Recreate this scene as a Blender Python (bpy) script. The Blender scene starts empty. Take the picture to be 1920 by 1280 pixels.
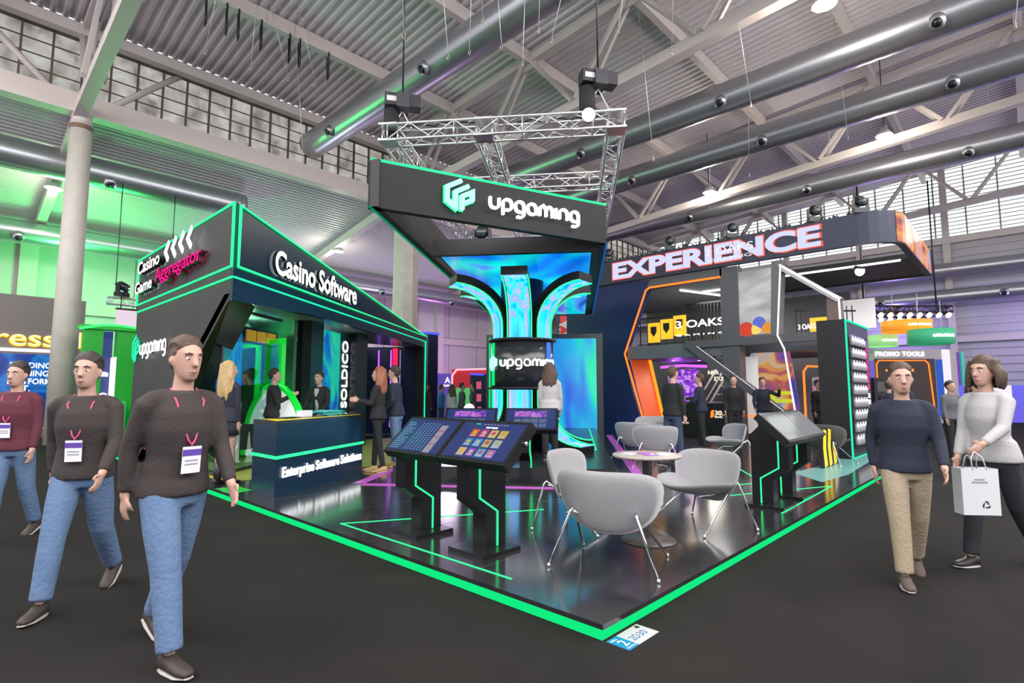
import bpy, bmesh, math, random
from mathutils import Matrix, Vector
S = bpy.context.scene
# ---------------------------------------------------------------- camera, light, exposure
# world axes: +X runs along the stand's right edge, +Y along its left edge, origin at the near corner of the raised deck
FPX, PITCH, CAMH = 1019.0, math.atan(95/1019), 1.38
CAM = Vector((-2.63, -1.80, CAMH))
YAW = math.radians(43.5)                       # heading of the view, from +X
cd = bpy.data.cameras.new('camera'); cam = bpy.data.objects.new('camera', cd); S.collection.objects.link(cam)
cd.sensor_width = 36; cd.lens = 36*FPX/1920; cd.clip_start = .05; cd.clip_end = 300
cam.location = CAM; cam.rotation_euler = (math.pi/2+PITCH, 0, YAW-math.pi/2); S.camera = cam
S.view_settings.view_transform = 'Standard'; S.view_settings.look = 'None'
S.view_settings.exposure = 0.0; S.view_settings.gamma = 1; S.view_settings.use_curve_mapping = False
W = bpy.data.worlds.new('world'); S.world = W; W.use_nodes = True
W.node_tree.nodes['Background'].inputs[0].default_value = (.95, .93, 1, 1)
W.node_tree.nodes['Background'].inputs[1].default_value = 1.35

def light(kind, name, loc, power, col, size=.3, rot=None, spot=None):
    l = bpy.data.lights.new(name, kind); l.energy = power; l.color = col
    if kind == 'AREA': l.shape = 'RECTANGLE'; l.size, l.size_y = size if isinstance(size, tuple) else (size, size)
    else: l.shadow_soft_size = size
    if spot: l.spot_size = math.radians(spot); l.spot_blend = .6
    o = bpy.data.objects.new(name, l); S.collection.objects.link(o); o.location = loc
    if rot: o.rotation_euler = rot
    return o
# unseen area fill behind the camera, added to lift the light in the hall
light('AREA', 'daylight_fill', (4, -6.5, 9.5), 3000, (1, .97, .98), (26, 5), (math.radians(28), 0, 0))
light('AREA', 'daylight_fill', (-6.5, 6, 9), 1600, (1, .97, .96), (5, 20), (0, math.radians(-28), 0))
# coloured wash lights of the neighbouring stands, with added pale fill
light('POINT', 'green_wash_light', (1.6, 21.0, 4.8), 330, (.03, 1, .16), .4)
light('POINT', 'green_wash_light', (.5, 23.0, 5.0), 560, (.1, 1, .25), .5)
light('POINT', 'purple_wash_light', (13, 23.5, 3.6), 170, (.62, .3, 1), .5)
light('POINT', 'purple_wash_light', (20, 23, 3.4), 260, (.75, .25, 1), .5)
light('POINT', 'pale_fill_light', (7.0, 21.8, 3.9), 380, (.75, .8, 1), .5)  # added fill without a lamp of its own, brightens the low roof
light('POINT', 'pale_fill_light', (16.0, 20.5, 3.9), 260, (.9, .75, 1), .5)  # second added fill under the low roof
light('POINT', 'blue_wash_light', (31.0, 3.5, 4.4), 240, (.36, .25, 1), .5)
light('POINT', 'blue_wash_light', (31.0, -3.5, 4.4), 240, (.4, .28, 1), .5)

# ---------------------------------------------------------------- helpers
R = math.radians
random.seed(7)
def ray(px, py):
    v = 640-py; c, s = math.cos(PITCH), math.sin(PITCH)
    a, b, h = px-960, FPX*c-v*s, FPX*s+v*c          # right, forward, up
    f, g = Vector((math.cos(YAW), math.sin(YAW), 0)), Vector((math.sin(YAW), -math.cos(YAW), 0))
    return g*a+f*b+Vector((0, 0, h)), b
def gz(px, py, z=.095):                             # point at height z seen at a pixel
    d, _ = ray(px, py); return CAM+d*((z-CAMH)/d.z)
def at(px, py, Y):                                  # point at forward distance Y
    d, b = ray(px, py); return CAM+d*(Y/b)
def onX(px, py, x):
    d, _ = ray(px, py); return CAM+d*((x-CAM.x)/d.x)
def onY(px, py, y):
    d, _ = ray(px, py); return CAM+d*((y-CAM.y)/d.y)

_m = {}
def mat(name, col, rough=.5, metal=0, em=None, es=0, bump=None, noise=None, alpha=None, coat=0, spec=.5):
    if name in _m: return _m[name]
    m = bpy.data.materials.new(name); m.use_nodes = True; nt = m.node_tree; b = nt.nodes['Principled BSDF']
    b.inputs['Base Color'].default_value = (*col, 1); b.inputs['Roughness'].default_value = rough
    b.inputs['Metallic'].default_value = metal; b.inputs['Coat Weight'].default_value = coat; b.inputs['Coat Roughness'].default_value = .15
    b.inputs['Specular IOR Level'].default_value = spec
    if em: b.inputs['Emission Color'].default_value = (*em, 1); b.inputs['Emission Strength'].default_value = es
    if noise:                                       # (scale, colour2, contrast)
        tc = nt.nodes.new('ShaderNodeTexCoord'); n = nt.nodes.new('ShaderNodeTexNoise'); n.inputs['Scale'].default_value = noise[0]; n.inputs['Detail'].default_value = 6
        r = nt.nodes.new('ShaderNodeValToRGB'); r.color_ramp.elements[0].position = .5-noise[2]; r.color_ramp.elements[1].position = .5+noise[2]
        r.color_ramp.elements[0].color = (*col, 1); r.color_ramp.elements[1].color = (*noise[1], 1)
        nt.links.new(tc.outputs['Object'], n.inputs['Vector']); nt.links.new(n.outputs['Fac'], r.inputs[0]); nt.links.new(r.outputs[0], b.inputs['Base Color'])
    if bump:                                        # (scale, strength)
        tc = nt.nodes.new('ShaderNodeTexCoord'); n = nt.nodes.new('ShaderNodeTexNoise'); n.inputs['Scale'].default_value = bump[0]; n.inputs['Detail'].default_value = 4
        bp = nt.nodes.new('ShaderNodeBump'); bp.inputs['Strength'].default_value = bump[1]; bp.inputs['Distance'].default_value = .02
        nt.links.new(tc.outputs['Object'], n.inputs['Vector']); nt.links.new(n.outputs['Fac'], bp.inputs['Height']); nt.links.new(bp.outputs[0], b.inputs['Normal'])
    _m[name] = m; return m
def glow(name, col, s=1.0):
    if name in _m: return _m[name]
    m = bpy.data.materials.new(name); m.use_nodes = True; nt = m.node_tree; nt.nodes.clear()
    e = nt.nodes.new('ShaderNodeEmission'); e.inputs[0].default_value = (*col, 1); e.inputs[1].default_value = s
    o = nt.nodes.new('ShaderNodeOutputMaterial'); nt.links.new(e.outputs[0], o.inputs[0]); _m[name] = m; return m
def screen(name, stops, scale=(1, 1, 1), s=1.0, dist=2.5, nscale=1.2, seed=0.0, kind='noise', gloss=.15):
    """glossy lit display whose picture is a flow of colours"""
    if name in _m: return _m[name]
    m = bpy.data.materials.new(name); m.use_nodes = True; nt = m.node_tree; b = nt.nodes['Principled BSDF']
    b.inputs['Base Color'].default_value = (.01, .01, .012, 1); b.inputs['Roughness'].default_value = gloss
    tc = nt.nodes.new('ShaderNodeTexCoord'); mp = nt.nodes.new('ShaderNodeMapping'); mp.inputs['Scale'].default_value = scale; mp.inputs['Location'].default_value = (seed, seed*.7, seed*.3)
    if kind == 'noise':
        n = nt.nodes.new('ShaderNodeTexNoise'); n.inputs['Scale'].default_value = nscale; n.inputs['Distortion'].default_value = dist; n.inputs['Detail'].default_value = 2
    else:
        n = nt.nodes.new('ShaderNodeTexWave'); n.inputs['Scale'].default_value = nscale; n.inputs['Distortion'].default_value = dist; n.inputs['Detail'].default_value = 1.5
    r = nt.nodes.new('ShaderNodeValToRGB'); cr = r.color_ramp
    while len(cr.elements) < len(stops): cr.elements.new(.5)
    for e, (p, c) in zip(cr.elements, stops): e.position = p; e.color = (*c, 1)
    nt.links.new(tc.outputs['Object'], mp.inputs[0]); nt.links.new(mp.outputs[0], n.inputs['Vector'])
    nt.links.new(n.outputs['Fac'], r.inputs[0]); nt.links.new(r.outputs[0], b.inputs['Emission Color']); b.inputs['Emission Strength'].default_value = s
    _m[name] = m; return m
def glass(name, col, refl=.35, rough=.02):
    """thin pane: see-through with a constant share of mirror reflection"""
    if name in _m: return _m[name]
    m = bpy.data.materials.new(name); m.use_nodes = True; nt = m.node_tree; nt.nodes.clear()
    t = nt.nodes.new('ShaderNodeBsdfTransparent'); t.inputs[0].default_value = (*col, 1)
    g = nt.nodes.new('ShaderNodeBsdfGlossy'); g.inputs['Roughness'].default_value = rough
    x = nt.nodes.new('ShaderNodeMixShader'); x.inputs[0].default_value = refl; o = nt.nodes.new('ShaderNodeOutputMaterial')
    nt.links.new(t.outputs[0], x.inputs[1]); nt.links.new(g.outputs[0], x.inputs[2]); nt.links.new(x.outputs[0], o.inputs[0]); _m[name] = m; return m

class MB:
    def __init__(s): s.v = []; s.f = []; s.sm = []
    def add(s, vs, fs, smooth=False):
        k = len(s.v); s.v += [tuple(p) for p in vs]; s.f += [tuple(i+k for i in f) for f in fs]; s.sm += [smooth]*len(fs); return s
    def box(s, x0, x1, y0, y1, z0, z1):
        return s.add([(x, y, z) for x in (x0, x1) for y in (y0, y1) for z in (z0, z1)],
                     [(0, 1, 3, 2), (4, 6, 7, 5), (0, 4, 5, 1), (2, 3, 7, 6), (0, 2, 6, 4), (1, 5, 7, 3)])
    def ex(s, pts, ax, lo, hi):                     # extrude a polygon along an axis
        n = len(pts); mk = {'x': lambda a, b, c: (c, a, b), 'y': lambda a, b, c: (a, c, b), 'z': lambda a, b, c: (a, b, c)}[ax]
        vs = [mk(a, b, lo) for a, b in pts]+[mk(a, b, hi) for a, b in pts]
        return s.add(vs, [tuple(range(n))[::-1], tuple(range(n, 2*n))]+[(i, (i+1) % n, n+(i+1) % n, n+i) for i in range(n)])
    def tube(s, pts, r, n=8, closed=False, smooth=True, flat=1.0):
        pts = [Vector(p) for p in pts]; rs = r if isinstance(r, (list, tuple)) else [r]*len(pts); N = len(pts); vs = []; up = None
        for i, p in enumerate(pts):
            a = pts[i-1] if (i or closed) else p; b = pts[(i+1) % N] if (i < N-1 or closed) else p
            t1 = (p-a).normalized() if (p-a).length > 1e-9 else None; t2 = (b-p).normalized() if (b-p).length > 1e-9 else None
            t = ((t1 or t2)+(t2 or t1)).normalized()
            if up is None: up = Vector((0, 0, 1)) if abs(t.z) < .9 else Vector((0, 1, 0))
            x = up.cross(t)
            if x.length < 1e-6: x = Vector((1, 0, 0)).cross(t)
            x.normalize(); y = t.cross(x).normalized(); up = y
            k = 1/max(.5, t.dot(t1 or t)) if (t1 and t2) else 1
            for j in range(n):
                q = 2*math.pi*(j+.5)/n; vs.append(p+x*(math.cos(q)*rs[i]*k)+y*(math.sin(q)*rs[i]*flat))
        fs = [(i*n+j, i*n+(j+1) % n, (i+1) % N*n+(j+1) % n, (i+1) % N*n+j) for i in range(N if closed else N-1) for j in range(n)]
        if not closed: fs += [tuple(range(n))[::-1], tuple((N-1)*n+j for j in range(n))]
        return s.add(vs, fs, smooth)
    def bar(s, a, b, w, h=None):                    # square bar between two points
        return s.tube([a, b], (w/2)*1.4142, 4, smooth=False, flat=(h/w if h else 1))
    def lathe(s, prof, c=(0, 0, 0), n=24, smooth=True):
        vs = []; m = len(prof)
        for j in range(n):
            q = 2*math.pi*j/n
            for r, z in prof: vs.append((c[0]+r*math.cos(q), c[1]+r*math.sin(q), c[2]+z))
        fs = [(j*m+i, (j+1) % n*m+i, (j+1) % n*m+i+1, j*m+i+1) for j in range(n) for i in range(m-1)]
        return s.add(vs, fs, smooth)
    def loft(s, rings, n=14, smooth=True):          # rings: (centre, ax, ay) with half-axis vectors; capped
        vs = []; m = len(rings)
        for c, ax, ay in rings:
            c, ax, ay = Vector(c), Vector(ax), Vector(ay)
            for j in range(n): q = 2*math.pi*j/n; vs.append(c+ax*math.cos(q)+ay*math.sin(q))
        fs = [(i*n+j, i*n+(j+1) % n, (i+1)*n+(j+1) % n, (i+1)*n+j) for i in range(m-1) for j in range(n)]
        fs += [tuple(range(n))[::-1], tuple((m-1)*n+j for j in range(n))]
        return s.add(vs, fs, smooth)
    def ball(s, c, r, n=10):
        rx, ry, rz = r if isinstance(r, tuple) else (r, r, r)
        k = n//2; rings = [((c[0], c[1], c[2]-rz*math.cos(math.pi*i/k)), (rx*max(.02, math.sin(math.pi*i/k)), 0, 0), (0, ry*max(.02, math.sin(math.pi*i/k)), 0)) for i in range(k+1)]
        return s.loft(rings, n)
    def ribbon(s, pts, w, y0, y1):                  # 2-D stroke in x-z of width w, extruded in y
        P = [Vector((p[0], p[1])) for p in pts]; L = []; Rr = []
        for i, p in enumerate(P):
            t1 = (p-P[i-1]).normalized() if i else None; t2 = (P[i+1]-p).normalized() if i < len(P)-1 else None
            t = ((t1 or t2)+(t2 or t1)).normalized(); n = Vector((-t.y, t.x)); k = 1/max(.5, t.dot(t1 or t)) if t1 and t2 else 1
            L.append(p+n*(w/2*k)); Rr.append(p-n*(w/2*k))
        m = len(P); vs = []
        for y in (y0, y1): vs += [(q.x, y, q.y) for q in L]+[(q.x, y, q.y) for q in Rr]
        fs = []
        for i in range(m-1):
            fs += [(i, i+1, m+i+1, m+i), (2*m+i+1, 2*m+i, 3*m+i, 3*m+i+1), (i+1, i, 2*m+i, 2*m+i+1), (m+i, m+i+1, 3*m+i+1, 3*m+i)]
        fs += [(0, m, 3*m, 2*m), (2*m-1, m-1, 3*m-1, 4*m-1)]
        return s.add(vs, fs)
    def build(s, name, m, parent=None, M=None):
        me = bpy.data.meshes.new(name); me.from_pydata(s.v, [], s.f)
        if M is not None: me.transform(M)
        me.polygons.foreach_set('use_smooth', s.sm); me.update()
        bm = bmesh.new(); bm.from_mesh(me); bmesh.ops.recalc_face_normals(bm, faces=bm.faces[:]); bm.to_mesh(me); bm.free()
        o = bpy.data.objects.new(name, me); S.collection.objects.link(o)
        if m: me.materials.append(m)
        if parent: o.parent = parent
        return o
def tag(o, label, cat, group=None):
    o['label'] = label; o['category'] = cat
    if group: o['group'] = group
    return o
def thing(name, label, cat, loc=(0, 0, 0), rot=0, group=None):
    o = bpy.data.objects.new(name, None); S.collection.objects.link(o); o.location = loc; o.rotation_euler = (0, 0, R(rot))
    o.empty_display_size = .1
    return tag(o, label, cat, group)
def struct(o): o['kind'] = 'structure'; return o
def dup(o, parent=None):
    c = o.copy(); S.collection.objects.link(c)
    if parent: c.parent = parent
    for ch in o.children: dup(ch, c)
    return c
def box(name, m, parent, *b): return MB().box(*b).build(name, m, parent)
_fc = {}
def txt(parent, name, s, x, z, w, h, m, y=-.01, depth=.012, bold=.0, mirror=False, flat=False, turn=False, side=None):
    """lettering fitted to w x h, standing on the local x-z plane and facing -y (flat: on x-y facing up; turn: reads upwards)"""
    bold *= .35; key = (s, bold)
    if key not in _fc:
        c = bpy.data.curves.new('t', 'FONT'); c.body = s; c.size = 1; c.offset = bold; c.resolution_u = 4
        o = bpy.data.objects.new('t', c); S.collection.objects.link(o)
        dg = bpy.context.evaluated_depsgraph_get(); me = o.evaluated_get(dg).to_mesh()
        _fc[key] = ([tuple(v.co) for v in me.vertices], [tuple(p.vertices) for p in me.polygons])
        o.evaluated_get(dg).to_mesh_clear(); bpy.data.objects.remove(o); bpy.data.curves.remove(c)
    vs, fs = _fc[key]
    x0, x1 = min(v[0] for v in vs), max(v[0] for v in vs); y0, y1 = min(v[1] for v in vs), max(v[1] for v in vs)
    out = []
    for a, b, _ in vs:
        p, q = (a-x0)/(x1-x0), (b-y0)/(y1-y0)
        if mirror: p = 1-p
        if turn: p, q = 1-q, p
        out.append((x+p*w, z+q*h))
    bm = bmesh.new()
    bv = [bm.verts.new((a, b, 0) if flat else (a, 0, b)) for a, b in out]
    for f in fs:
        try: bm.faces.new([bv[i] for i in f])
        except ValueError: pass
    g = bmesh.ops.extrude_face_region(bm, geom=bm.faces[:])
    off = Vector((0, 0, depth)) if flat else Vector((0, -depth, 0))
    for e in g['geom']:
        if isinstance(e, bmesh.types.BMVert): e.co += off
    bmesh.ops.recalc_face_normals(bm, faces=bm.faces[:])
    me = bpy.data.meshes.new(name); bm.to_mesh(me); bm.free()
    for v in me.vertices: v.co += Vector((0, 0, y)) if flat else Vector((0, y, 0))
    me.materials.append(m)
    if side:
        me.materials.append(side)
        for f in me.polygons:
            if abs(f.normal.y) < .5: f.material_index = 1
    o = bpy.data.objects.new(name, me); S.collection.objects.link(o); o.parent = parent
    return o
def bars(parent, name, n, x, z, w, h, m, y=-.01, depth=.01, turn=False):
    """lettering too small or blurred to read in the photograph: a row of small blocks"""
    mb = MB(); L = h if turn else w
    for i in range(n):
        a, b = L*i/n, L*(i+.72)/n
        if turn: mb.box(x, x+w, y-depth, y, z+a, z+b)
        else: mb.box(x+a, x+b, y-depth, y, z, z+h*(1 if i % 3 else .8))
    return mb.build(name, m, parent)
def arc(c, r, a0, a1, n=6): return [(c[0]+r*math.cos(R(a0+(a1-a0)*i/n)), c[1]+r*math.sin(R(a0+(a1-a0)*i/n))) for i in range(n+1)]
_LET = {'u': (.9, [[(0, 1)]+arc((.4, .4), .4, 180, 270)+arc((.5, .4), .4, 270, 360)+[(.9, 1)]]),
        'p': (.9, [[(0, -.5)]+arc((.4, .6), .4, 180, 90)+arc((.5, .6), .4, 90, 0)+arc((.5, .4), .4, 0, -90)+[(.25, 0)]]),
        'g': (.9, [[(.68, 0)]+arc((.4, .4), .4, 270, 180)+arc((.4, .6), .4, 180, 90)+arc((.5, .6), .4, 90, 0)+arc((.5, -.1), .4, 0, -90)+[(.12, -.5)]]),
        'a': (.9, [[(.68, 0)]+arc((.4, .4), .4, 270, 180)+arc((.4, .6), .4, 180, 90)+arc((.5, .6), .4, 90, 0)+[(.9, 0)]]),
        'm': (1.4, [[(0, 0)]+arc((.35, .65), .35, 180, 90)+arc((.35, .65), .35, 90, 0)+[(.7, 0)], [(.7, .65)]+arc((1.05, .65), .35, 180, 0, 10)+[(1.4, 0)]]),
        'i': (0, [[(0, 0), (0, 1)]]),
        'n': (.9, [[(0, 0)]+arc((.4, .6), .4, 180, 90)+arc((.5, .6), .4, 90, 0)+[(.9, 0)]])}
def wordmark(parent, x, z, w, m, y=-.02, depth=.04, warp=None):
    """rounded one-stroke lettering 'upgaming'; x-height follows the width"""
    tot = sum(_LET[c][0] for c in 'upgaming')+.42*7; k = w/tot; cx = 0; out = []
    for c in 'upgaming':
        mb = MB()
        for st in _LET[c][1]: mb.ribbon([(x+(cx+p)*k, z+q*k) for p, q in st], .22*k, y, y-depth)
        if warp: mb.v = [warp(*p) for p in mb.v]
        mb.build('letter', m, parent); cx += _LET[c][0]+.42
def mark(parent, x, z, h, m, y=-.02, depth=.04, warp=None):
    for st in ([(.55, .97), (.08, .70), (.08, .27), (.36, .09), (.36, .58), (.80, .83)], [(.58, .03), (.58, .47), (.93, .66), (.93, .40), (.68, .27)]):
        mb = MB().ribbon([(x+p*h, z+q*h) for p, q in st], .13*h, y, y-depth)
        if warp: mb.v = [warp(*p) for p in mb.v]
        mb.build('emblem', m, parent)

# ---------------------------------------------------------------- shared materials
GREEN = glow('green_led', (.03, 1, .27), 1.9)
GREENB = glow('green_led_band', (.006, .86, .23), 1.0)
TEALL = glow('teal_led', (.02, .8, .42), 1.3)
WHITEL = glow('white_letters', (1, 1, 1), 2.6)
WARM = glow('warm_white_led', (1, .93, .88), 1.8)
ORANGEL = glow('orange_led', (1, .16, .02), 2.2)
MAGL = glow('magenta_letters', (1, .012, .22), 1.7)
PURPL = glow('purple_led', (.45, .08, 1), 2.2)
BLUEL = glow('blue_led', (.04, .06, 1), 2.5)
BLACK = mat('black_laminate', (.008, .0085, .01), .28, spec=.4)
PANEL = mat('dark_panel', (.014, .0145, .016), .45, spec=.3)
NAVY = mat('navy_panel', (.008, .014, .05), .45, spec=.3)
BLUEP = mat('dark_blue_panel', (.006, .024, .05), .3, spec=.4)
CHROME = mat('chrome', (.85, .86, .88), .12, 1)
ALU = mat('aluminium', (.78, .79, .8), .3, .85)
STEELW = mat('painted_steel', (.55, .49, .47), .5, noise=(1.3, (.62, .56, .53), .25))
DUCT = mat('galvanised_duct', (.42, .43, .46), .33, .8)
BLACKM = mat('black_metal', (.01, .01, .011), .35)
WHITE = mat('white_paint', (.8, .8, .8), .4)
FLOW = [(.25, (.0, .05, .75)), (.38, (.0, .35, .85)), (.47, (.02, .75, .62)), (.55, (.25, .55, 1)), (.63, (.05, .9, .45)), (.75, (.02, .1, .8))]
# ---------------------------------------------------------------- the hall
def we(e, w, z=0):                                  # frame of the central stand structure: e to the right, w away from the aisle corner
    a = R(36.7); return Vector((CAM.x+w*math.cos(a)+e*math.sin(a), CAM.y+w*math.sin(a)-e*math.cos(a), z))
WROT = -53.3
def zroof(y): return 11.95+.07*(15-y)
def zlow(y): return 9.3+.069*(15-y)
YV, YW, XW = 17.1, 26.5, 33.0
struct(box('floor', mat('dark_carpet', (.011, .0105, .0098), .95, spec=.15, noise=(1.1, (.021, .0188, .0172), .3), bump=(260, .25)), None, -12, XW+1, -12, YW+.5, -.1, 0))
# corrugated roofs
def corrug(name, m, along, a0, a1, b0, b1, zf, pitch, depth):
    mb = MB(); n = int((a1-a0)/pitch); vs = []; fs = []
    for i in range(n*4+1):
        k = i % 4; a = a0+(i//4+[0, .3, .5, .8][k])*pitch; d = [0, 0, depth, depth][k]
        for b in (b0, b1): vs.append((a, b, zf(b)+d) if along == 'y' else (b, a, zf(a)+d))
    fs = [(2*i, 2*i+1, 2*i+3, 2*i+2) for i in range(n*4)]
    return struct(mb.add(vs, fs).build(name, m))
ROOF = mat('roof_sheet', (.62, .57, .60), .5, .05, noise=(.5, (.72, .67, .7), .3))
corrug('ceiling', ROOF, 'y', -9, XW, -9, YV, zroof, .27, .07)
corrug('ceiling', mat('low_roof_sheet', (.6, .6, .6), .5, .05), 'x', YV, YW, -9, XW, lambda y: 9.35-(y-YV)*.175, .2, .05)
# left wall of concrete panels, with ledge and piers
CONC = mat('wall_concrete', (.46, .45, .42), .85, noise=(.6, (.56, .55, .52), .3), bump=(30, .15))
mb = MB().box(-9, XW, YW, YW+.3, 0, 7.8)
struct(mb.build('wall_left', CONC))
mb = MB().box(-9, XW, YW-.28, YW, 4.55, 4.95).box(-9, XW, YW-.2, YW, 7.3, 7.8)
for i in range(9): mb.box(-5.9+5.12*i, -5.35+5.12*i, YW-.35, YW, 0, 7.4)
struct(mb.build('trim_3', mat('pier_concrete', (.5, .47, .41), .8, noise=(2, (.58, .55, .5), .3))))
mb = MB()
for i in range(18): mb.box(-7.2+2.56*i, -7.17+2.56*i, YW-.012, YW, .05, 7.3)
struct(mb.build('trim_4', mat('panel_joint', (.16, .15, .14), .9)))
# far right wall: ribbed panels below, glazing above
mb = MB(); n = 46
for i in range(n): mb.box(XW+.07*(i % 2), XW+.35, -9, YW, 9.1*i/n, 9.1*(i+1)/n)
struct(mb.build('wall_right', mat('ribbed_cladding', (.42, .41, .45), .5, noise=(.4, (.5, .48, .52), .3))))
mb = MB()
for i in range(9): mb.box(XW-.3, XW, -7.0+3.85*i, -6.7+3.85*i, 0, 12.9)
mb.box(XW-.35, XW, -9, YV, 9.0, 9.35); mb.box(XW-.25, XW, -9, YW, 3.9, 4.2)
struct(mb.build('trim_5', STEELW))
DAY = glow('bright_daylight_pane', (.96, 1, .98), 2.2)
mb = MB().box(XW+.1, XW+.14, -9, YV, 9.1, 13.5); w2 = struct(mb.build('window_2', DAY))
mb = MB()
for i in range(21): mb.box(XW-.02, XW+.09, -9, YV, 9.35+.2*i, 9.35+.2*i+.035)
for i in range(22): mb.box(XW-.04, XW+.09, -9+1.28*i, -8.93+1.28*i, 9.1, 13.4)
mb.build('window_frame', mat('louvre_grey', (.34, .37, .35), .5), w2)
# clerestory between the two roofs on the left
DIRT = screen('grimy_pane', [(.3, (.2, .18, .16)), (.5, (.42, .4, .37)), (.72, (.6, .6, .57))], (1.2, 1, .9), .95, .6, 1.6, 3.0, gloss=.4)
w1 = struct(MB().box(-9, XW, YV+.1, YV+.14, 9.7, 11.3).build('window_1', DIRT))
mb = MB()
for i in range(64): mb.box(-9+.66*i, -8.95+.66*i, YV+.02, YV+.1, 9.7, 11.3)
for z in (10.1, 10.5, 10.9): mb.box(-9, XW, YV+.05, YV+.1, z, z+.02)
mb.build('window_frame', mat('rusty_mullion', (.12, .085, .065), .7), w1)
struct(MB().box(-9, XW, YV-.15, YV+.2, 11.3, 11.75).build('trim_6', mat('dark_eave', (.1, .085, .075), .7)))
def beam(name, label, cat, b, m=STEELW, group=None): o = box(name, m, None, *b); return tag(o, label, cat, group)
beam('valley_beam', 'long cream painted steel beam below the grimy clerestory glazing', 'beam', (-9, XW, YV-.22, YV+.22, 9.12, 9.68), mat('cream_steel', (.66, .58, .54), .5))
beam('eave_beam', 'pale steel edge beam above the grimy clerestory glazing', 'beam', (-9, XW, YV-.5, YV-.2, 11.25, 11.55))
for i, (x, pl) in enumerate(((-.4, 'beside the green lit stand'), (9.85, 'over the middle of the low roof'), (20.1, 'behind the hanging logo sign'))):
    mb = MB().ex([(YV, 9.2), (YW, 7.55), (YW, 7.2), (YV, 8.85)], 'x', x-.14, x+.14)
    tag(mb.build('rafter', STEELW), 'cream rafter under the low side roof '+pl, 'rafter')
NODES = [-6.1+3.85*i for i in range(7)]
for y, pl in zip(NODES[1:6], ('nearest the camera aisle', 'above the open side of the hall', 'over the seating area', 'over the logo sign truss', 'closest to the grimy clerestory')):
    mb = MB().box(-9, XW, y-.1, y+.1, zroof(y)-.42, zroof(y)-.02)
    o = tag(mb.build('purlin', STEELW), 'cream steel roof purlin '+pl, 'beam')
# trusses
def hall_truss(x, label):
    t = thing('roof_truss', label, 'roof truss', (x, 0, 0)); y0, y1 = -9, YV
    MB().bar((0, y0, zlow(y0)), (0, y1, zlow(y1)), .3).build('lower_chord', STEELW, t)
    MB().bar((0, y0, zroof(y0)-.3), (0, y1, zroof(y1)-.3), .24).build('upper_chord', STEELW, t)
    for n in NODES:
        for s in (-1, 1):
            yl = n+s*1.85
            if yl > YV: continue
            mb = MB()
            for d in (-.1, .1): mb.bar((d, n+s*.12, zroof(n)-.35), (d*2.2, yl, zlow(yl)+.1), .1)
            mb.build('brace', STEELW, t)
        MB().box(-.03, .03, n-.3, n+.3, zroof(n)-.62, zroof(n)-.2).build('gusset', STEELW, t)
    return t
for x, l in ((-.4, 'cream roof truss rising from the round concrete column'), (9.85, 'big cream roof truss passing right over the hanging aluminium truss'),
             (20.1, 'cream roof truss with wide zigzag braces in the right of the roof'), (30.4, 'farthest cream roof truss in front of the bright glazing')): hall_truss(x, l)
# columns
CONC2 = mat('column_concrete', (.47, .44, .38), .8, noise=(3, (.58, .55, .49), .3), bump=(40, .2))
t = thing('concrete_column', 'round concrete column left of the dark pavilion with green light on its side', 'column', (-.33, YV, 0))
MB().lathe([(0, 0), (.31, 0), (.26, 8.7), (0, 8.7)], n=28).build('shaft', CONC2, t)
MB().lathe([(0, 8.7), (.27, 8.7), (.27, 8.82), (0, 8.82)], n=28).build('collar', mat('rusty_collar', (.2, .12, .08), .7), t)
MB().lathe([(0, 8.82), (.24, 8.82), (.24, 9.3), (0, 9.3)], n=28).build('head', STEELW, t)
for e in ((-2.6, .0), (.0, -1.2), (2.4, 0)): MB().tube([(0, 0, 9.0), (e[0], e[1], 11.4)], .09).build('strut', STEELW, t)
t = thing('concrete_column', 'thick faceted concrete column behind the pavilion roof', 'column', (10.72, YV, 0))
MB().lathe([(0, 0), (.56, 0), (.5, 9.1), (0, 9.1)], n=8, smooth=False).build('shaft', CONC2, t)
# ducts
def duct(a, b, r, label, outs, group=None, od=(0, 0, -1)):
    a, b = Vector(a), Vector(b); t = thing('air_duct', label, 'air duct', a, 0, group); d = b-a; L = d.length; u = d.normalized()
    n = int(L/.16); MB().tube([u*(L*i/n) for i in range(n+1)], [r*(1 if i % 2 else 1.02) for i in range(n+1)], 18).build('duct_body', DUCT, t)
    k = int(L/5.0)
    MB().tube([u*(.2), u*(.35)], r*1.06, 18).build('duct_flange', DUCT, t)
    o = Vector(od).normalized()
    for i in range(outs):
        p = u*(L*(i+.6)/outs)+o*(r*.9)
        MB().tube([p, p+o*.16], [.2, .16], 12).build('outlet_nozzle', DUCT, t)
        MB().tube([p+o*.12, p+o*.165], .11, 10).build('outlet_opening', BLACKM, t)
    return t
for x, z, l in ((6.2, 10.35, 'round metal air duct crossing above the logo sign, closest duct overhead'), (13.3, 10.3, 'large round metal duct just right of the big truss'),
                (16.8, 10.3, 'round metal duct between the two middle roof trusses'), (22.0, 10.0, 'round metal duct just in front of the bright glazing')):
    duct((x, -9, z), (x, YV-.4, z), .45, l, 5, od=(-.8, 0, -.6))
duct((4.9, 19.4, 8.35), (-9, 19.4, 8.35), .45, 'round metal duct under the low roof ending above the dark pavilion', 2, od=(0, -.7, -.7))
duct((-9, 24.3, 7.15), (31, 24.3, 7.15), .42, 'long round duct along the concrete side wall', 8, od=(0, -.8, -.6))
duct((31.9, -9, 6.15), (31.9, 25, 6.15), .36, 'lower of two ducts along the ribbed far wall', 7, od=(-1, 0, -.3))
duct((32.0, -9, 7.5), (32.0, 25, 7.5), .36, 'upper of two ducts along the ribbed far wall', 5, od=(-1, 0, -.3))
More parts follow.
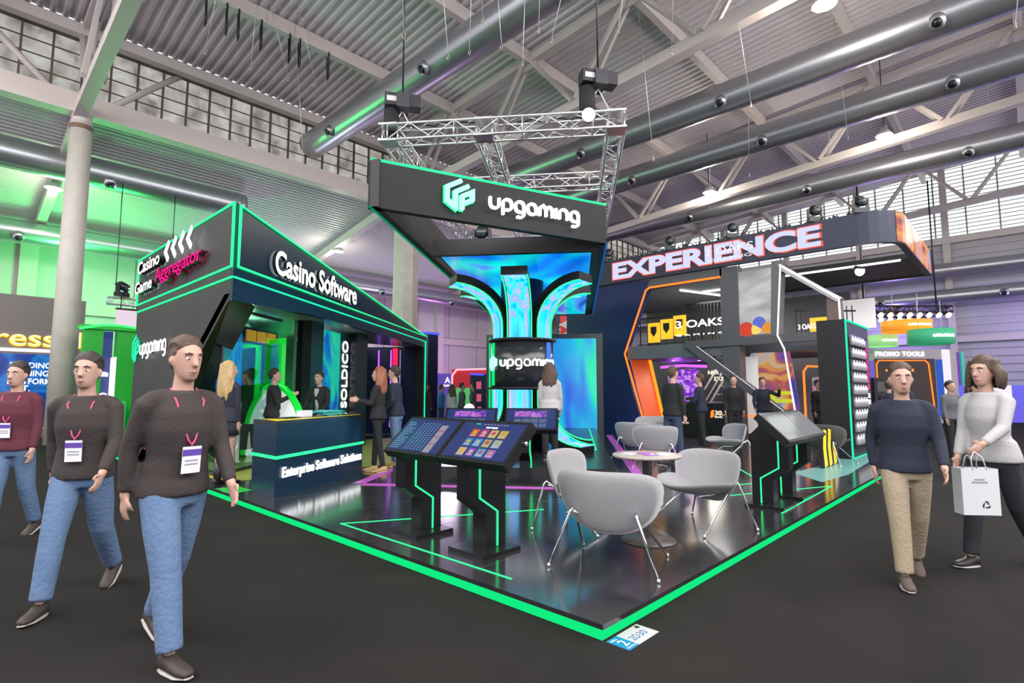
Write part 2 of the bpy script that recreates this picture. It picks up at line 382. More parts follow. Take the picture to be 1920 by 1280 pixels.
# lamps of the hall
def hall_lamp(p, label, power=260):
    t = thing('high_bay_lamp', label, 'lamp', p, 0)
    MB().lathe([(0, .34), (.1, .34), (.12, .2), (.26, 0), (.24, 0), (.1, .17), (0, .18)], n=20).build('lamp_housing', mat('lamp_grey', (.5, .5, .5), .4, .5), t)
    MB().tube([(0, 0, .34), (0, 0, (zroof(p[1]) if p[1] < YV else 9.4-(p[1]-YV)*.175)+.05-p[2])], .015).build('hanger', BLACKM, t)
    MB().lathe([(0, .0), (.235, .0), (.2, .06), (0, .07)], n=20).build('lens', glow('lamp_glow', (1, .9, .72), 14), t)
    light('POINT', 'lamp_bulb', Vector(p)+Vector((0, 0, -.35)), power, (1, .9, .76), .22)
hall_lamp((10.3, .95, 9.9), 'hall lamp at the very top edge beside the big truss')
hall_lamp((18.7, 1.2, 9.95), 'hall lamp below the zigzag braced truss, right of centre')
hall_lamp((19.6, 7.65, 9.9), 'hall lamp on the lower chord left of the zigzag braces')
hall_lamp((-.45, 20.9, 8.0), 'hall lamp under the low roof beside the round concrete column', 120)
hall_lamp((10.0, 21.5, 8.0), 'hall lamp under the low roof above the Casino Software fascia', 120)
# thin rigging wires with hooks
wires = [(500, 40, 12.5, 6.5), (385, 100, 12, 5.0), (470, 130, 13, 4.2), (540, 150, 14, 3.9), (590, 160, 14, 3.4), (757, 70, 9.5, 2.5), (840, 110, 11, 5), (905, 40, 10, 4.6), (940, 90, 11, 4.4), (1010, 60, 10, 4.2),
         (1035, 80, 10.5, 4.2), (1160, 60, 11, 4.2), (1260, 100, 12, 5.5), (1408, 200, 12, 3.2), (1590, 260, 16, 5.2), (1555, 300, 17, 3.4), (1905, 50, 11, 2.2), (1405, 330, 18, 3.1), (1330, 390, 20, 3.6), (1860, 230, 18, 4), (880, 100, 11, 5.6), (980, 120, 11, 5.0), (570, 330, 15, 3.2), (1225, 300, 13, 4.6)]
for i, (px, py, Y, L) in enumerate(wires):
    p = at(px, py, Y); dx, dy = random.uniform(-.8, .8), random.uniform(-.6, .6); zt = zroof(p.y+dy)+.01; zb = max(5.6, min(p.z, zt-1.5))
    t = thing('rigging_wire', 'thin steel rigging wire with a hook dangling from the hall roof', 'wire', (p.x, p.y, zb), 0, 'loose rigging wires under the roof')
    MB().tube([(0, 0, .12), (dx, dy, zt-zb)], .007, 5).build('cable', mat('wire_steel', (.62, .62, .62), .4, .6), t)
    MB().tube([(0, 0, .12), (.03, 0, .07), (.03, 0, .0), (0, 0, -.04), (-.03, 0, 0), (-.02, 0, .05)], .008, 5).build('hook', mat('hook_steel', (.55, .5, .4), .4, .6), t)
for i, (px, py, x) in enumerate(((430, 5, 3.2), (465, 22, 3.7), (482, 30, 4.0), (535, 55, 4.6), (592, 85, 5.4), (609, 92, 5.7), (666, 112, 6.6))):
    y = NODES[5]; p = Vector((x-1.7, y, zroof(y)-.42))
    mb = MB().tube([p+Vector((0, .12, .1)), p+Vector((0, -.12, .02)), p+Vector((.02, -.1, -.75)), p+Vector((.03, 0, -.8)), p+Vector((.05, .1, 0))], .02, 5)
    tag(mb.build('lashing_strap', BLACKM), 'black lashing strap hung over the roof purlin nearest the clerestory', 'strap', 'straps on the purlin by the clerestory')
# ---------------------------------------------------------------- the raised deck of the stand
DECKZ, DX, DY = .095, 11.8, 12.4
DECK = mat('deck_laminate', (.012, .012, .0135), .15, coat=.35, spec=1.0, noise=(2.2, (.03, .03, .032), .25), bump=(1.5, .05))
t = thing('stand_platform', 'raised black glossy stand floor edged with a glowing green band', 'platform', (0, 0, 0))
MB().box(0, DX, 0, DY, .066, DECKZ).build('deck_board', DECK, t)
MB().box(.02, DX-.02, .02, DY-.02, 0, .066).build('light_band', GREENB, t)
mb = MB()
for x in (2.44, 4.88, 7.32, 9.76): mb.box(x-.002, x+.002, .01, DY-.01, DECKZ, DECKZ+.0006)
for y in (1.22, 2.44, 3.66, 4.88, 6.1, 7.32): mb.box(.01, DX-.01, y-.002, y+.002, DECKZ, DECKZ+.0006)
mb.build('deck_seam', mat('seam_dust', (.07, .07, .07), .7), t)
def floorled(name, pts, w, m, z=DECKZ, par=t):
    mb = MB()
    P = [Vector((p[0], p[1])) for p in pts]
    for a, b in zip(P, P[1:]):
        d = (b-a).normalized(); n = Vector((-d.y, d.x))*(w/2); a2, b2 = a-d*(w/2), b+d*(w/2)
        mb.ex([tuple(a2+n), tuple(a2-n), tuple(b2-n), tuple(b2+n)], 'z', z, z+.003)
    return mb.build(name, m, par)
floorled('floor_light_line', [(.19, .89), (.19, 3.19), (2.05, 2.17)], .018, GREEN)
floorled('floor_light_line', [(3.66, .2), (5.93, .26), (4.17, 1.05)], .018, GREEN)
floorled('floor_light_line', [(4.4, 1.55), (5.4, 1.13)], .018, GREEN)
floorled('floor_light_line', [(6.05, 1.36), (7.6, 2.4)], .018, GREEN)
MAGF = mat('magenta_floor_stripe', (.5, .1, .5), .3)
pw = [we(-3.0, 9.2), we(-3.0, 7.55), we(.85, 7.55), we(.85, 16.8)]
mb = MB()
for a, b, s in ((0, 1, 1), (1, 2, 1), (2, 3, 1)):
    A, B = pw[a], pw[b]; d = (B-A).normalized(); n = Vector((-d.y, d.x, 0))
    mb.ex([tuple((A-d*.0)[:2]), tuple((A+n*-.17)[:2]), tuple((B+n*-.17+d*.0)[:2]), tuple(B[:2])], 'z', DECKZ, DECKZ+.002+.0004*a)
mb.build('floor_stripe', MAGF, t)
mb = MB().ex([(.3, 6.4), (.3, 11.4), (.75, 11.4), (.75, 6.9)], 'z', DECKZ, DECKZ+.002)
mb.build('floor_stripe', mat('yellow_floor', (.62, .5, .02), .35), t)
mb = MB()
for k in range(3): mb.ex([(2.5+.45*k, 5.5+.4*k), (2.7+.45*k, 5.4+.4*k), (3.7+.45*k, 7.0+.4*k), (3.5+.45*k, 7.1+.4*k)], 'z', DECKZ, DECKZ+.002)
mb.build('floor_stripe', mat('yellow_floor', (.62, .5, .02), .35), t)
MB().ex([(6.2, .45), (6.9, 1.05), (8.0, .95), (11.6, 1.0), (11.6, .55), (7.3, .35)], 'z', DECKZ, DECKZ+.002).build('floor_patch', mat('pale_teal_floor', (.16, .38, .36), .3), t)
MB().ex([(.02, 5.62), (.02, 6.2), (.3, 6.15), (.32, 5.72)], 'z', DECKZ, DECKZ+.002).build('floor_patch', mat('green_floor', (.02, .5, .06), .3), t)
# hall sticker by the corner
t = thing('floor_sticker', 'blue and white hall number sticker lying on the carpet at the deck corner', 'sticker', (.02, -.155, 0))
MB().box(.1, .32, 0, .15, .0, .002).build('white_field', mat('sticker_white', (.45, .45, .45), .5), t)
MB().box(0, .1, 0, .15, .0, .002).build('blue_field', mat('sticker_blue', (.005, .19, .36), .5), t)
INK = mat('sticker_ink', (.01, .12, .25), .5)
txt(t, 'stand_number', '2D30', .12, .04, .15, .05, INK, y=.002, depth=.0006, flat=True)
txt(t, 'small_print', 'HALL', .012, .118, .055, .018, WHITE, y=.002, depth=.0006, flat=True)
txt(t, 'hall_number', '2', .03, .04, .045, .066, WHITE, y=.002, depth=.0006, bold=.02, flat=True)
txt(t, 'small_print', 'Gaming', .012, .012, .08, .016, WHITE, y=.002, depth=.0006, flat=True)
MB().lathe([(0, .0022), (.016, .0022), (.016, .003), (0, .003)], (.285, .125, 0), 12).build('badge', BLACKM, t)
# plinth under the light tree
t = thing('plinth', 'low black plinth carrying the light tree and the video wall', 'plinth', we(-2.75, 8.0, DECKZ), WROT)
MB().box(0, 3.3, 0, 8.95, 0, .19).build('plinth_body', mat('plinth_black', (.02, .02, .022), .25), t)
for pts in ([(3.1, 2.6), (3.1, 8.7)], [(3.1, 2.6), (2.7, 3.4)]): floorled('floor_light_line', pts, .02, GREEN, .19, t)
# ---------------------------------------------------------------- pavilion on the left
FRL = 9.85; PA = 36.7
t = thing('pavilion', 'black angular pavilion with green edge lights and illuminated lettering', 'pavilion', (.12, 6.2, 0), 0)
L = Matrix.Rotation(R(-90), 4, 'Z')                 # left face: x runs towards -Y, front -X
F = Matrix.Rotation(R(PA), 4, 'Z')                  # front face
def sub(name, M):
    o = bpy.data.objects.new(name, None); S.collection.objects.link(o); return o
ca, sa = math.cos(R(PA)), math.sin(R(PA))
def fp(s, d, z): return (s*ca-d*sa, s*sa+d*ca, z)   # s along the front, d inwards
GREYP = mat('anthracite_panel', (.026, .026, .027), .5, spec=.3, noise=(1.5, (.04, .037, .037), .3))
# left wall with fascia: polygon in (y, z), 0.1 thick, cut along the leaning edge
mb = MB().ex([(.08, 4.08), (5.34, 4.12), (5.34, 0.1), (4.2, .1), (.08, 2.77)], 'x', 0, .1)
mb.build('left_wall', GREYP, t)
mb = MB()                                           # leaning dark return of the cut edge
p, q = [(0, 0, 2.74), (0, 4.25, .1)], .62
mb.add([(.0, -.02, 2.76), (.0, 4.2, .1), (.55, 4.2, .1), (.46, .37, 2.66), (.0, .3, 2.78), (.0, 4.6, .1), (.55, 4.6, .1), (.46, .7, 2.7)],
       [(0, 1, 2, 3), (4, 5, 6, 7), (0, 1, 5, 4), (3, 2, 6, 7), (1, 2, 6, 5), (0, 3, 7, 4)])
mb.build('leaning_pier', BLACK, t)
mb = MB().add([(-.012, 1.4, 1.86), (-.012, 3.9, .32), (-.012, 4.15, .32), (-.012, 1.62, 1.93), (.0, 1.4, 1.86), (.0, 3.9, .32), (.0, 4.15, .32), (.0, 1.62, 1.93)],
              [(0, 1, 2, 3), (4, 5, 6, 7), (0, 1, 5, 4), (2, 3, 7, 6), (1, 2, 6, 5), (0, 3, 7, 4)])
mb.build('magenta_strip', mat('magenta_print', (.3, .01, .07), .4, em=(.6, .01, .12), es=.22), t)
# front fascia: a tapering triangle
mb = MB(); T = .12
P = [(0, 2.66), (.48, 2.68), (2.4, 2.78), (FRL, 2.79), (FRL, 3.14), (0, 4.07)]
vs = [fp(s, 0, z) for s, z in P]+[fp(max(s, T*.78), T, z) for s, z in P]; n = len(P)
mb.add(vs, [tuple(range(n)), tuple(range(n, 2*n))]+[(i, (i+1) % n, n+(i+1) % n, n+i) for i in range(n)])
mb.build('front_fascia', BLUEP, t)
MB().add([(.02, .1, 4.05), fp(FRL, .1, 3.1), fp(FRL, .3, 3.1), (.02, 5.34, 4.05), (.02, .1, 3.98), fp(FRL, .1, 3.02), fp(FRL, .3, 3.02), (.02, 5.34, 3.98)],
         [(0, 1, 2, 3), (4, 5, 6, 7), (0, 1, 5, 4), (1, 2, 6, 5), (2, 3, 7, 6), (3, 0, 4, 7)]).build('roof_panel', PANEL, t)
MB().add([fp(.3, .1, 2.8), fp(FRL-.1, .1, 2.8), fp(FRL-.1, .5, 2.8), (.3, 5.2, 2.8), fp(.3, .1, 2.86), fp(FRL-.1, .1, 2.86), fp(FRL-.1, .5, 2.86), (.3, 5.2, 2.86)],
         [(0, 1, 2, 3), (4, 5, 6, 7), (0, 1, 5, 4), (1, 2, 6, 5), (2, 3, 7, 6), (3, 0, 4, 7)]).build('soffit', mat('soffit_grey', (.2, .21, .22), .3), t)
def line(name, pts, m=GREEN, r=.017): MB().tube(pts, r, 6).build(name, m, t)
o = -.015
line('edge_light', [(o, 5.34, 3.17), (o, .04, 3.15)]); line('edge_light', [(o, 5.34, 3.02), (o, 0, 2.99)])
line('edge_light', [(o, .04, 3.15), (o, .04, 4.07), (o, 5.34, 4.12), (o, 5.34, 3.17)])
line('edge_light', [fp(.07, o-.01, 3.15), fp(.07, o-.01, 4.04), fp(FRL, o, 3.15), fp(.07, o-.01, 3.15)])
line('edge_light', [fp(0, o, 2.99), fp(FRL-.12, o, 2.98), fp(FRL-.12, o, .12)], TEALL)
MB().add([fp(FRL-.25, 0, .095), fp(FRL, 0, .095), fp(FRL, .3, .095), fp(FRL-.25, .3, .095), fp(FRL-.25, 0, 2.8), fp(FRL, 0, 2.8), fp(FRL, .3, 2.8), fp(FRL-.25, .3, 2.8)],
         [(0, 1, 2, 3), (4, 5, 6, 7), (0, 1, 5, 4), (1, 2, 6, 5), (2, 3, 7, 6), (3, 0, 4, 7)]).build('end_post', PANEL, t)
def ptx(name, s, Mx, x, z, w, h, m, **k):
    o = txt(t, name, s, x, z, w, h, m, **k); o.data.transform(Mx); return o
ptx('sign_letters', 'Casino Software', F, .92, 3.24, 3.18, .40, WHITEL, y=-.02, depth=.06, bold=.07, side=PANEL)
ptx('sign_letters', 'Casino', L, -4.92, 3.72, 1.55, .25, WHITEL, y=-.02, depth=.10, bold=.05, side=BLACK)
ptx('sign_letters', 'Game', L, -5.05, 3.33, 1.25, .24, WHITEL, y=-.02, depth=.10, bold=.05, side=BLACK)
ptx('magenta_letters', 'Aggregator', L, -3.6, 3.32, 2.55, .32, MAGL, y=-.02, depth=.10, bold=.02, side=mat('dark_magenta', (.12, .005, .03), .4))
for k in range(4):
    mb = MB().ribbon([(-3.05+.42*k+.2, 4.02), (-3.05+.42*k, 3.87), (-3.05+.42*k+.2, 3.70)], .09, -.10, -.115)
    for i, v in enumerate(mb.v): mb.v[i] = tuple(L @ Vector(v))
    mb.build('chevron', WHITEL, t)
def lw(x, y, z): return tuple(L @ Vector((x, y, z)))
mark(t, -5.3, 1.98, .55, TEALL, -.05, .008, warp=lw); wordmark(t, -4.62, 2.12, 1.75, WHITEL, -.06, .008, warp=lw)
for q_ in (-4.9, -4.0, -3.1): MB().add([lw(q_+a_, b_, 2.2+c_) for a_ in (0, .03) for b_ in (-.058, 0) for c_ in (-.1, .1)], [(0, 1, 3, 2), (4, 6, 7, 5), (0, 4, 5, 1), (2, 3, 7, 6), (0, 2, 6, 4), (1, 5, 7, 3)]).build('sign_bracket', BLACK, t)
# inside: glass front, posts, back wall, displays
GL = glass('booth_glass', (.75, .9, .86), .22)
mb = MB()
for a, b in (((.28, 1.12), (.38, 4.6)), ((.28, 1.12), fp(2.6, .75, 0)[:2]), (fp(2.6, .75, 0)[:2], fp(3.15, .75, 0)[:2])):
    mb.ex([a, b, (b[0]+.012, b[1]+.012), (a[0]+.012, a[1]+.012)], 'z', .14, 2.8)
mb.build('glass_pane', GL, t)
mb = MB()
for a, b in (((.28, 1.12), (.38, 4.6)), ((.28, 1.12), fp(2.6, .75, 0)[:2])):
    mb.bar((*a, .12), (*b, .12), .06); mb.bar((*a, 2.72), (*b, 2.72), .05)
mb.bar((.28, 1.12, .1), (.28, 1.12, 2.75), .03); mb.build('glass_rail', BLACKM, t)
def slab(name, s0, s1, d0, d1, z0, z1, m):
    mb = MB().ex([fp(s0, d0, 0)[:2], fp(s1, d0, 0)[:2], fp(s1, d1, 0)[:2], fp(s0, d1, 0)[:2]], 'z', z0, z1); return mb.build(name, m, t)
slab('inner_post', 3.2, 3.72, .45, .75, .095, 2.8, BLACK)
slab('back_wall', 2.7, 9.6, 3.0, 3.1, .095, 2.8, mat('teal_back_wall', (.01, .07, .075), .3))
TEALS = screen('teal_display', [(.3, (0, .02, .25)), (.45, (0, .12, .6)), (.55, (0, .5, .45)), (.7, (.02, .75, .3))], (1, 1, .35), .8, 2, 1.4, 4)
slab('display_panel', 3.85, 4.9, .62, .66, .3, 2.72, TEALS)
slab('dark_column', 5.35, 6.0, .4, 1.6, .095, 2.8, BLACK)
slab('banner_panel', 4.9, 5.35, .6, .66, .095, 2.75, mat('banner_dark', (.01, .05, .05), .4))
ptx('banner_letters', 'SOLDICO', F, 4.97, 1.02, .3, 1.55, WHITEL, y=.595, depth=.01, bold=.03, turn=True)
mb = MB()
for i in range(3):
    for j in range(4): mb.lathe([(0, -.005), (.04, -.005), (.04, .005), (0, .005)], (0, 0, 0), 8)
dots = MB()
for i in range(3):
    for j in range(4):
        c = fp(5.0+.11*i, .59, .5+.12*j); dots.ball(c, .045, 8)
dots.build('banner_dots', WHITEL, t)
slab('blue_display', 1.7, 2.35, 1.35, 1.39, .95, 2.45, screen('blue_streaks', [(.3, (0, .01, .08)), (.5, (0, .08, .7)), (.6, (.0, .35, .7)), (.75, (0, .03, .3))], (6, 6, .5), .9, 1, 1.2, 2))
slab('orange_panel', 2.0, 3.1, 1.1, 1.13, 2.25, 2.55, mat('dark_display', (.02, .05, .04), .2))
for k in range(3):
    slab('orange_picture', 2.06+.33*k, 2.32+.33*k, 1.07, 1.1, 2.3, 2.5, mat('orange_print', (.6, .25, .01), .4, em=(1, .38, .01), es=.8))
slab('inner_wall', 6.1, 9.6, 1.9, 2.0, .095, 2.8, NAVY)
slab('end_wall', 9.55, 9.65, .3, 4.6, .095, 2.8, NAVY)
for s, m in ((1.42, PURPL), (1.02, PURPL), (.72, glow('violet_led', (.4, .3, .6), .6))): slab('light_strip', 9.51, 9.55, s, s+.03, .3, 2.7, m)
for z0, z1 in ((2.2, 2.75), (1.2, 1.6), (.55, 1.0)): slab('red_panel', 9.52, 9.55, .82, .98, z0, z1, mat('red_lit', (.5, .01, .05), .4, em=(1, .01, .1), es=.9))
o = txt(t, 'sign_letter', 'a', -.98, 1.85, .24, .2, WHITEL, y=-.01, depth=.02, bold=.05); o.data.transform(Matrix.Translation(fp(9.5, 0, 0)) @ Matrix.Rotation(R(PA-90), 4, 'Z'))
# green framed meeting room behind the glass with round white emblem
GRN = mat('green_frame', (.0, .45, .02), .35, em=(.0, .7, .05), es=.55)
mb = MB()
for y in (1.9, 3.0, 4.6): mb.box(1.55, 1.63, y, y+.09, .1, 2.35)
mb.box(1.55, 1.63, 1.9, 4.7, 2.28, 2.37); mb.build('green_frame', GRN, t)
mb = MB().tube([(1.5, 2.0+1.35*math.cos(R(a)), .15+1.35*math.sin(R(a))) for a in range(0, 181, 12)], .06, 8); mb.build('green_arch', GRN, t)
mb = MB().ex([(2.0+1.28*math.cos(R(a)), .15+1.28*math.sin(R(a))) for a in range(0, 181, 10)], 'x', 1.5, 1.54); mb.build('white_arch_panel', mat('white_lit_panel', (.8, .85, .82), .4, em=(.85, .9, .9), es=.6), t)
o = txt(t, 'arch_letters', 'iates', 0, 0, .45, .16, BLACKM, y=-.01, depth=.01); o.data.transform(Matrix.Translation((1.48, 2.35, .62)) @ L)
o = txt(t, 'arch_letters', 'e', 0, 0, .34, .38, BLACKM, y=-.01, depth=.01, bold=.04); o.data.transform(Matrix.Translation((1.48, 2.15, .9)) @ L)
MB().box(2.0, 2.06, 2.4, 5.2, .1, 2.8).build('room_wall', mat('room_green_wall', (.02, .14, .06), .4), t)
MB().box(.3, 6, .4, 5.2, .096, .1).build('room_floor', mat('lime_floor', (.35, .38, .06), .4), t)
light('POINT', 'room_light', (1.35, 9.0, 2.6), 60, (.5, 1, .6), .1)
light('POINT', 'room_light', Vector((.12, 6.2, 0))+Vector(fp(4.5, 1.8, 2.6)), 70, (.7, 1, 1), .1)
# ---------------------------------------------------------------- counter
CA = 30
t = thing('reception_counter', 'dark blue reception counter with a green light line and white lettering', 'counter', (.31, 5.02, DECKZ), CA)
cs, sn = math.cos(R(-CA)), math.sin(R(-CA))
sd = (.72*math.sin(R(CA)), .72*math.cos(R(CA)))     # side runs along +Y
CL = 2.15
foot = [(0, 0), (CL, 0), (CL+sd[0]*.8, sd[1]*.8), sd]
MB().ex(foot, 'z', 0, .88).build('counter_body', BLUEP, t)
off = lambda k: [(-k, -k), (CL+k, -k), (CL+sd[0]*.8+k, sd[1]*.8+k), (sd[0]-k, sd[1]+k)]
MB().ex(off(.004), 'z', .88, .925).build('counter_top', mat('counter_top', (.015, .02, .02), .2), t)
MB().ex([(x+.0, y) for x, y in ((.04, .04), (CL-.02, .03), (CL-.05, .12), (.5, .22), (sd[0]+.1, sd[1]-.05))], 'z', .925, .928).build('yellow_inlay', mat('yellow_top', (.75, .55, .02), .35), t)
MB().tube([(sd[0]-.012, sd[1], .475), (-.012, -.012, .475), (CL, -.012, .475)], .02, 6).build('light_line', GREEN, t)
txt(t, 'counter_letters', 'Enterprise Software Solutions', .12, .175, CL-.18, .17, WHITEL, y=-.01, depth=.012, bold=.05)
ctop = Vector((.31, 5.02, DECKZ+.928))
def cpt(x, y): a = R(CA); return Vector((.31+x*math.cos(a)-y*math.sin(a), 5.02+x*math.sin(a)+y*math.cos(a), DECKZ+.9285))
mb = MB(); random.seed(3)
for k in range(16):
    a = random.uniform(0, 3.1); c = (random.uniform(-.14, .14), random.uniform(-.07, .07)); z = .012+.004*k
    mb.tube([(c[0]+.14*math.cos(a+b)*(1+.3*math.sin(3*b)), c[1]+.05*math.sin(a+b), z+.01*math.sin(2*b)) for b in [i*math.pi/5 for i in range(10)]], .007, 5, closed=True)
o = mb.build('lanyard_heap', mat('teal_lanyard', (.05, .4, .36), .6)); o.location = cpt(1.62, .3); tag(o, 'heap of teal lanyards on the counter top', 'lanyards'); o['kind'] = 'stuff'
o = box('white_card_stack', WHITE, None, -.12, .12, -.05, .05, 0, .09); o.location = cpt(1.15, .4); o.rotation_euler = (0, 0, R(30)); tag(o, 'white box of cards on the counter beside the lanyards', 'card box')
for x, y, l in ((.75, .35, 'dark tablet lying on the counter end near the blonde woman'), (1.9, .16, 'dark tablet lying in front of the lanyard heap')):
    o = box('tablet', BLACKM, None, -.13, .13, -.09, .09, 0, .012); o.location = cpt(x, y); o.rotation_euler = (0, 0, R(30)); tag(o, l, 'tablet')
# ---------------------------------------------------------------- hanging logo ring
RZ = 3.83
t = thing('hanging_sign', 'suspended black four-sided sign ring with the big illuminated logo', 'hanging sign', we(-2.7, 6.73, RZ), WROT)
Cn = [(0, 0), (3.21, 2.19), (3.21, 10.4), (0, 10.4)]; H0 = .65
FA = math.degrees(math.atan2(2.19, 3.21)); FL = math.hypot(3.21, 2.19); FM = Matrix.Rotation(R(FA), 4, 'Z')
SIGNP = mat('sign_black', (.013, .013, .014), .5, spec=.2, noise=(1.2, (.02, .02, .021), .3))
mb = MB().box(0, FL, 0, .12, 0, H0); mb.build('logo_face', SIGNP, t, FM)
for nm, a, b, i in (('side_panel', 0, 3, 1), ('side_panel', 1, 2, -1), ('rear_panel', 3, 2, 1)):
    A, B = Vector(Cn[a]), Vector(Cn[b]); d = (B-A).normalized(); n = Vector((d.y, -d.x))*(.12 if nm == 'side_panel' and a == 0 else (-.12 if a == 1 else .12))
    MB().ex([tuple(A), tuple(B), tuple(B+n), tuple(A+n)], 'z', 0, H0).build(nm, mat('sign_side', (.035, .034, .034), .5, spec=.3), t)
for nm, a, b, z, m, r in (('edge_light', 0, 1, H0+.005, GREEN, .018), ('edge_light', 0, 3, .0, glow('dim_green_led', (.005, .25, .12), 1), .02), ('edge_light', 1, 2, .0, glow('dim_blue_led', (.01, .09, .35), 1), .02)):
    MB().tube([(*Cn[a], z), (*Cn[b], z)], r, 6).build(nm, m, t)
wf = lambda x, y, z: tuple(FM @ Vector((x, y, z)))
mark(t, 1.02, .12, .45, glow('mint_letters', (.35, 1, .72), 1.8), -.05, .06, warp=wf)
mark(t, 1.005, .105, .475, GREEN, -.02, .02, warp=wf)
wordmark(t, 1.72, .24, 1.55, WHITEL, -.06, .05, warp=wf)
# ceiling screen inside the ring
SWIRL = screen('swirl_screen', [(.28, (0, .015, .2)), (.4, (0, .07, .34)), (.48, (0, .2, .28)), (.55, (0, .3, .3)), (.62, (.03, .14, .42)), (.75, (0, .025, .18))], (.45, .22, .5), 2.4, 1.6, .9, 1.0)
t = thing('ceiling_screen', 'overhead video screen with blue and teal swirls inside the hanging ring', 'screen', we(-2.45, 9.2, 3.80), WROT)
MB().ex([(0, 0), (2.8, 0), (2.85, 7.7), (-.1, 7.7)], 'z', .01, .1).build('screen_back', BLACK, t)
MB().ex([(.05, .08), (2.74, .08), (2.8, 7.65), (-.05, 7.65)], 'z', 0, .012).build('screen_face', SWIRL, t)
MB().box(-.05, 2.85, -.06, .06, -.03, .25).build('front_beam', mat('beam_black', (.02, .02, .02), .5), t)
MB().box(2.72, 2.86, .06, 7.7, -.02, .22).build('side_beam', mat('beam_black', (.02, .02, .02), .5), t)
# light tree
SW = screen('streak_screen', [(.25, (0, .04, .5)), (.36, (0, .2, .6)), (.43, (0, .4, .42)), (.5, (.12, .2, .62)), (.57, (.26, .22, .62)), (.64, (0, .3, .6)), (.74, (0, .45, .28)), (.85, (.02, .06, .55))], (3.8, 3.8, .2), 2.7, .35, 1.3, 2.2)
t = thing('light_tree', 'tree shaped light column with curved video fins and a round lettered drum', 'light column', we(-1.05, 10.5, .285), WROT)
MB().lathe([(0, 0), (.42, 0), (.42, 3.25), (0, 3.25)], n=24).build('core', BLACKM, t)
MB().lathe([(.5, 1.17), (.6, 1.17), (.6, 2.08), (.5, 2.08)], n=40).build('drum', mat('drum_black', (.02, .022, .025), .2), t)
for z in (1.15, 2.06): MB().lathe([(.3, z), (.66, z), (.66, z+.04), (.3, z+.04)], n=40).build('drum_ring', BLACK, t)
def cyl(x, y, z): a = x/.61; return ((.61-y)*math.sin(a), -(.61-y)*math.cos(a), z)
wordmark(t, -.36, 1.58, 1.12, WHITEL, -.01, .03, warp=cyl); mark(t, -.74, 1.5, .28, glow('mint_letters', (.35, 1, .72), 1.8), -.01, .03, warp=cyl)
for (a0, m_) in ((-62, GREENB), (62, mat('drum_blue', (.02, .1, .5), .3, em=(.02, .2, .9), es=.5))):
    MB().lathe([(.605, 1.2), (.612, 1.2), (.612, 2.05), (.605, 2.05)], n=1).build('x', None) if 0 else None
    mb = MB(); vs = [cyl((a0+d)*math.pi/180*.61, .005, z) for d in (-7, 7) for z in (1.22, 2.03)]; vs += [cyl((a0+d)*math.pi/180*.61, .012, z) for d in (-7, 7) for z in (1.22, 2.03)]
    mb.add(vs, [(0, 1, 3, 2), (4, 5, 7, 6), (0, 1, 5, 4), (2, 3, 7, 6), (0, 2, 6, 4), (1, 3, 7, 5)]).build('drum_stripe', m_, t)
def curve(up):
    P = [(.5, 2.1)]+[(1.42-.92*math.cos(R(q)), 2.35+.75*math.sin(R(q))) for q in range(0, 91, 9)]
    return P if up else [(r, 3.22-z+.02-.0) for r, z in P]
for up in (1, 0):
    P = curve(up)
    for k in range(6):
        A = Matrix.Rotation(R(60*k), 4, 'Z')
        inn = []
        for i, (r, z) in enumerate(P):
            a = P[max(0, i-1)]; b = P[min(len(P)-1, i+1)]; d = Vector((b[0]-a[0], b[1]-a[1])).normalized()
            n = Vector((-d.y, d.x)) if up else Vector((d.y, -d.x)); inn.append((r+n.x*.15, z+n.y*.15))
        mb = MB(); n = len(P)
        for x in (-.23, .23): mb.v += [(x, -r, z) for r, z in P]+[(x, -r, z) for r, z in inn]
        f = []
        for o in (0, 2*n): f += [(o+i, o+i+1, o+n+i+1, o+n+i) for i in range(n-1)]
        f += [(i, i+1, 2*n+i+1, 2*n+i) for i in range(n-1)]+[(n+i, n+i+1, 3*n+i+1, 3*n+i) for i in range(n-1)]+[(0, n, 3*n, 2*n), (n-1, 2*n-1, 4*n-1, 3*n-1)]
        mb.f = f; mb.sm = [False]*len(f); fin = mb.build('fin', BLACK, t, A)
        mb = MB(); s = []
        for i, (r, z) in enumerate(P):
            a = P[max(0, i-1)]; b = P[min(len(P)-1, i+1)]; d = Vector((b[0]-a[0], b[1]-a[1])).normalized(); nn = Vector((d.y, -d.x)) if up else Vector((-d.y, d.x))
            s.append((r+nn.x*.012, z+nn.y*.012))
        mb.v = [(-.2, -r, z) for r, z in s]+[(.2, -r, z) for r, z in s]; mb.f = [(i, i+1, n+i+1, n+i) for i in range(n-1)]; mb.sm = [True]*(n-1)
        mb.build('fin_screen', SW, fin, A)
        for x in (-.225, .225): MB().tube([(x, -r, z) for r, z in s], .013, 5).build('fin_light', GREEN, fin, A)
# video wall at the back
t = thing('video_wall', 'tall video wall with turquoise picture standing behind the light tree', 'screen', we(-2.85, 17.0, .095), WROT)
MB().box(0, 3.65, 0, .25, 0, 3.1).build('wall_frame', mat('frame_grey', (.035, .04, .045), .35), t)
MB().box(.18, 3.45, -.012, 0, .12, 2.95).build('screen_face', screen('wave_screen', [(.3, (.01, .07, .4)), (.4, (.0, .28, .4)), (.47, (.0, .42, .22)), (.54, (.01, .44, .28)), (.6, (.22, .5, .46)), (.67, (.0, .33, .33)), (.78, (.05, .1, .45))], (.6, 1, .35), 1.9, 1.2, .8, 6), t)
MB().tube([(.12, -.03, .1), (.12, -.03, 3.0)], .03, 6).build('edge_light', GREENB, t)
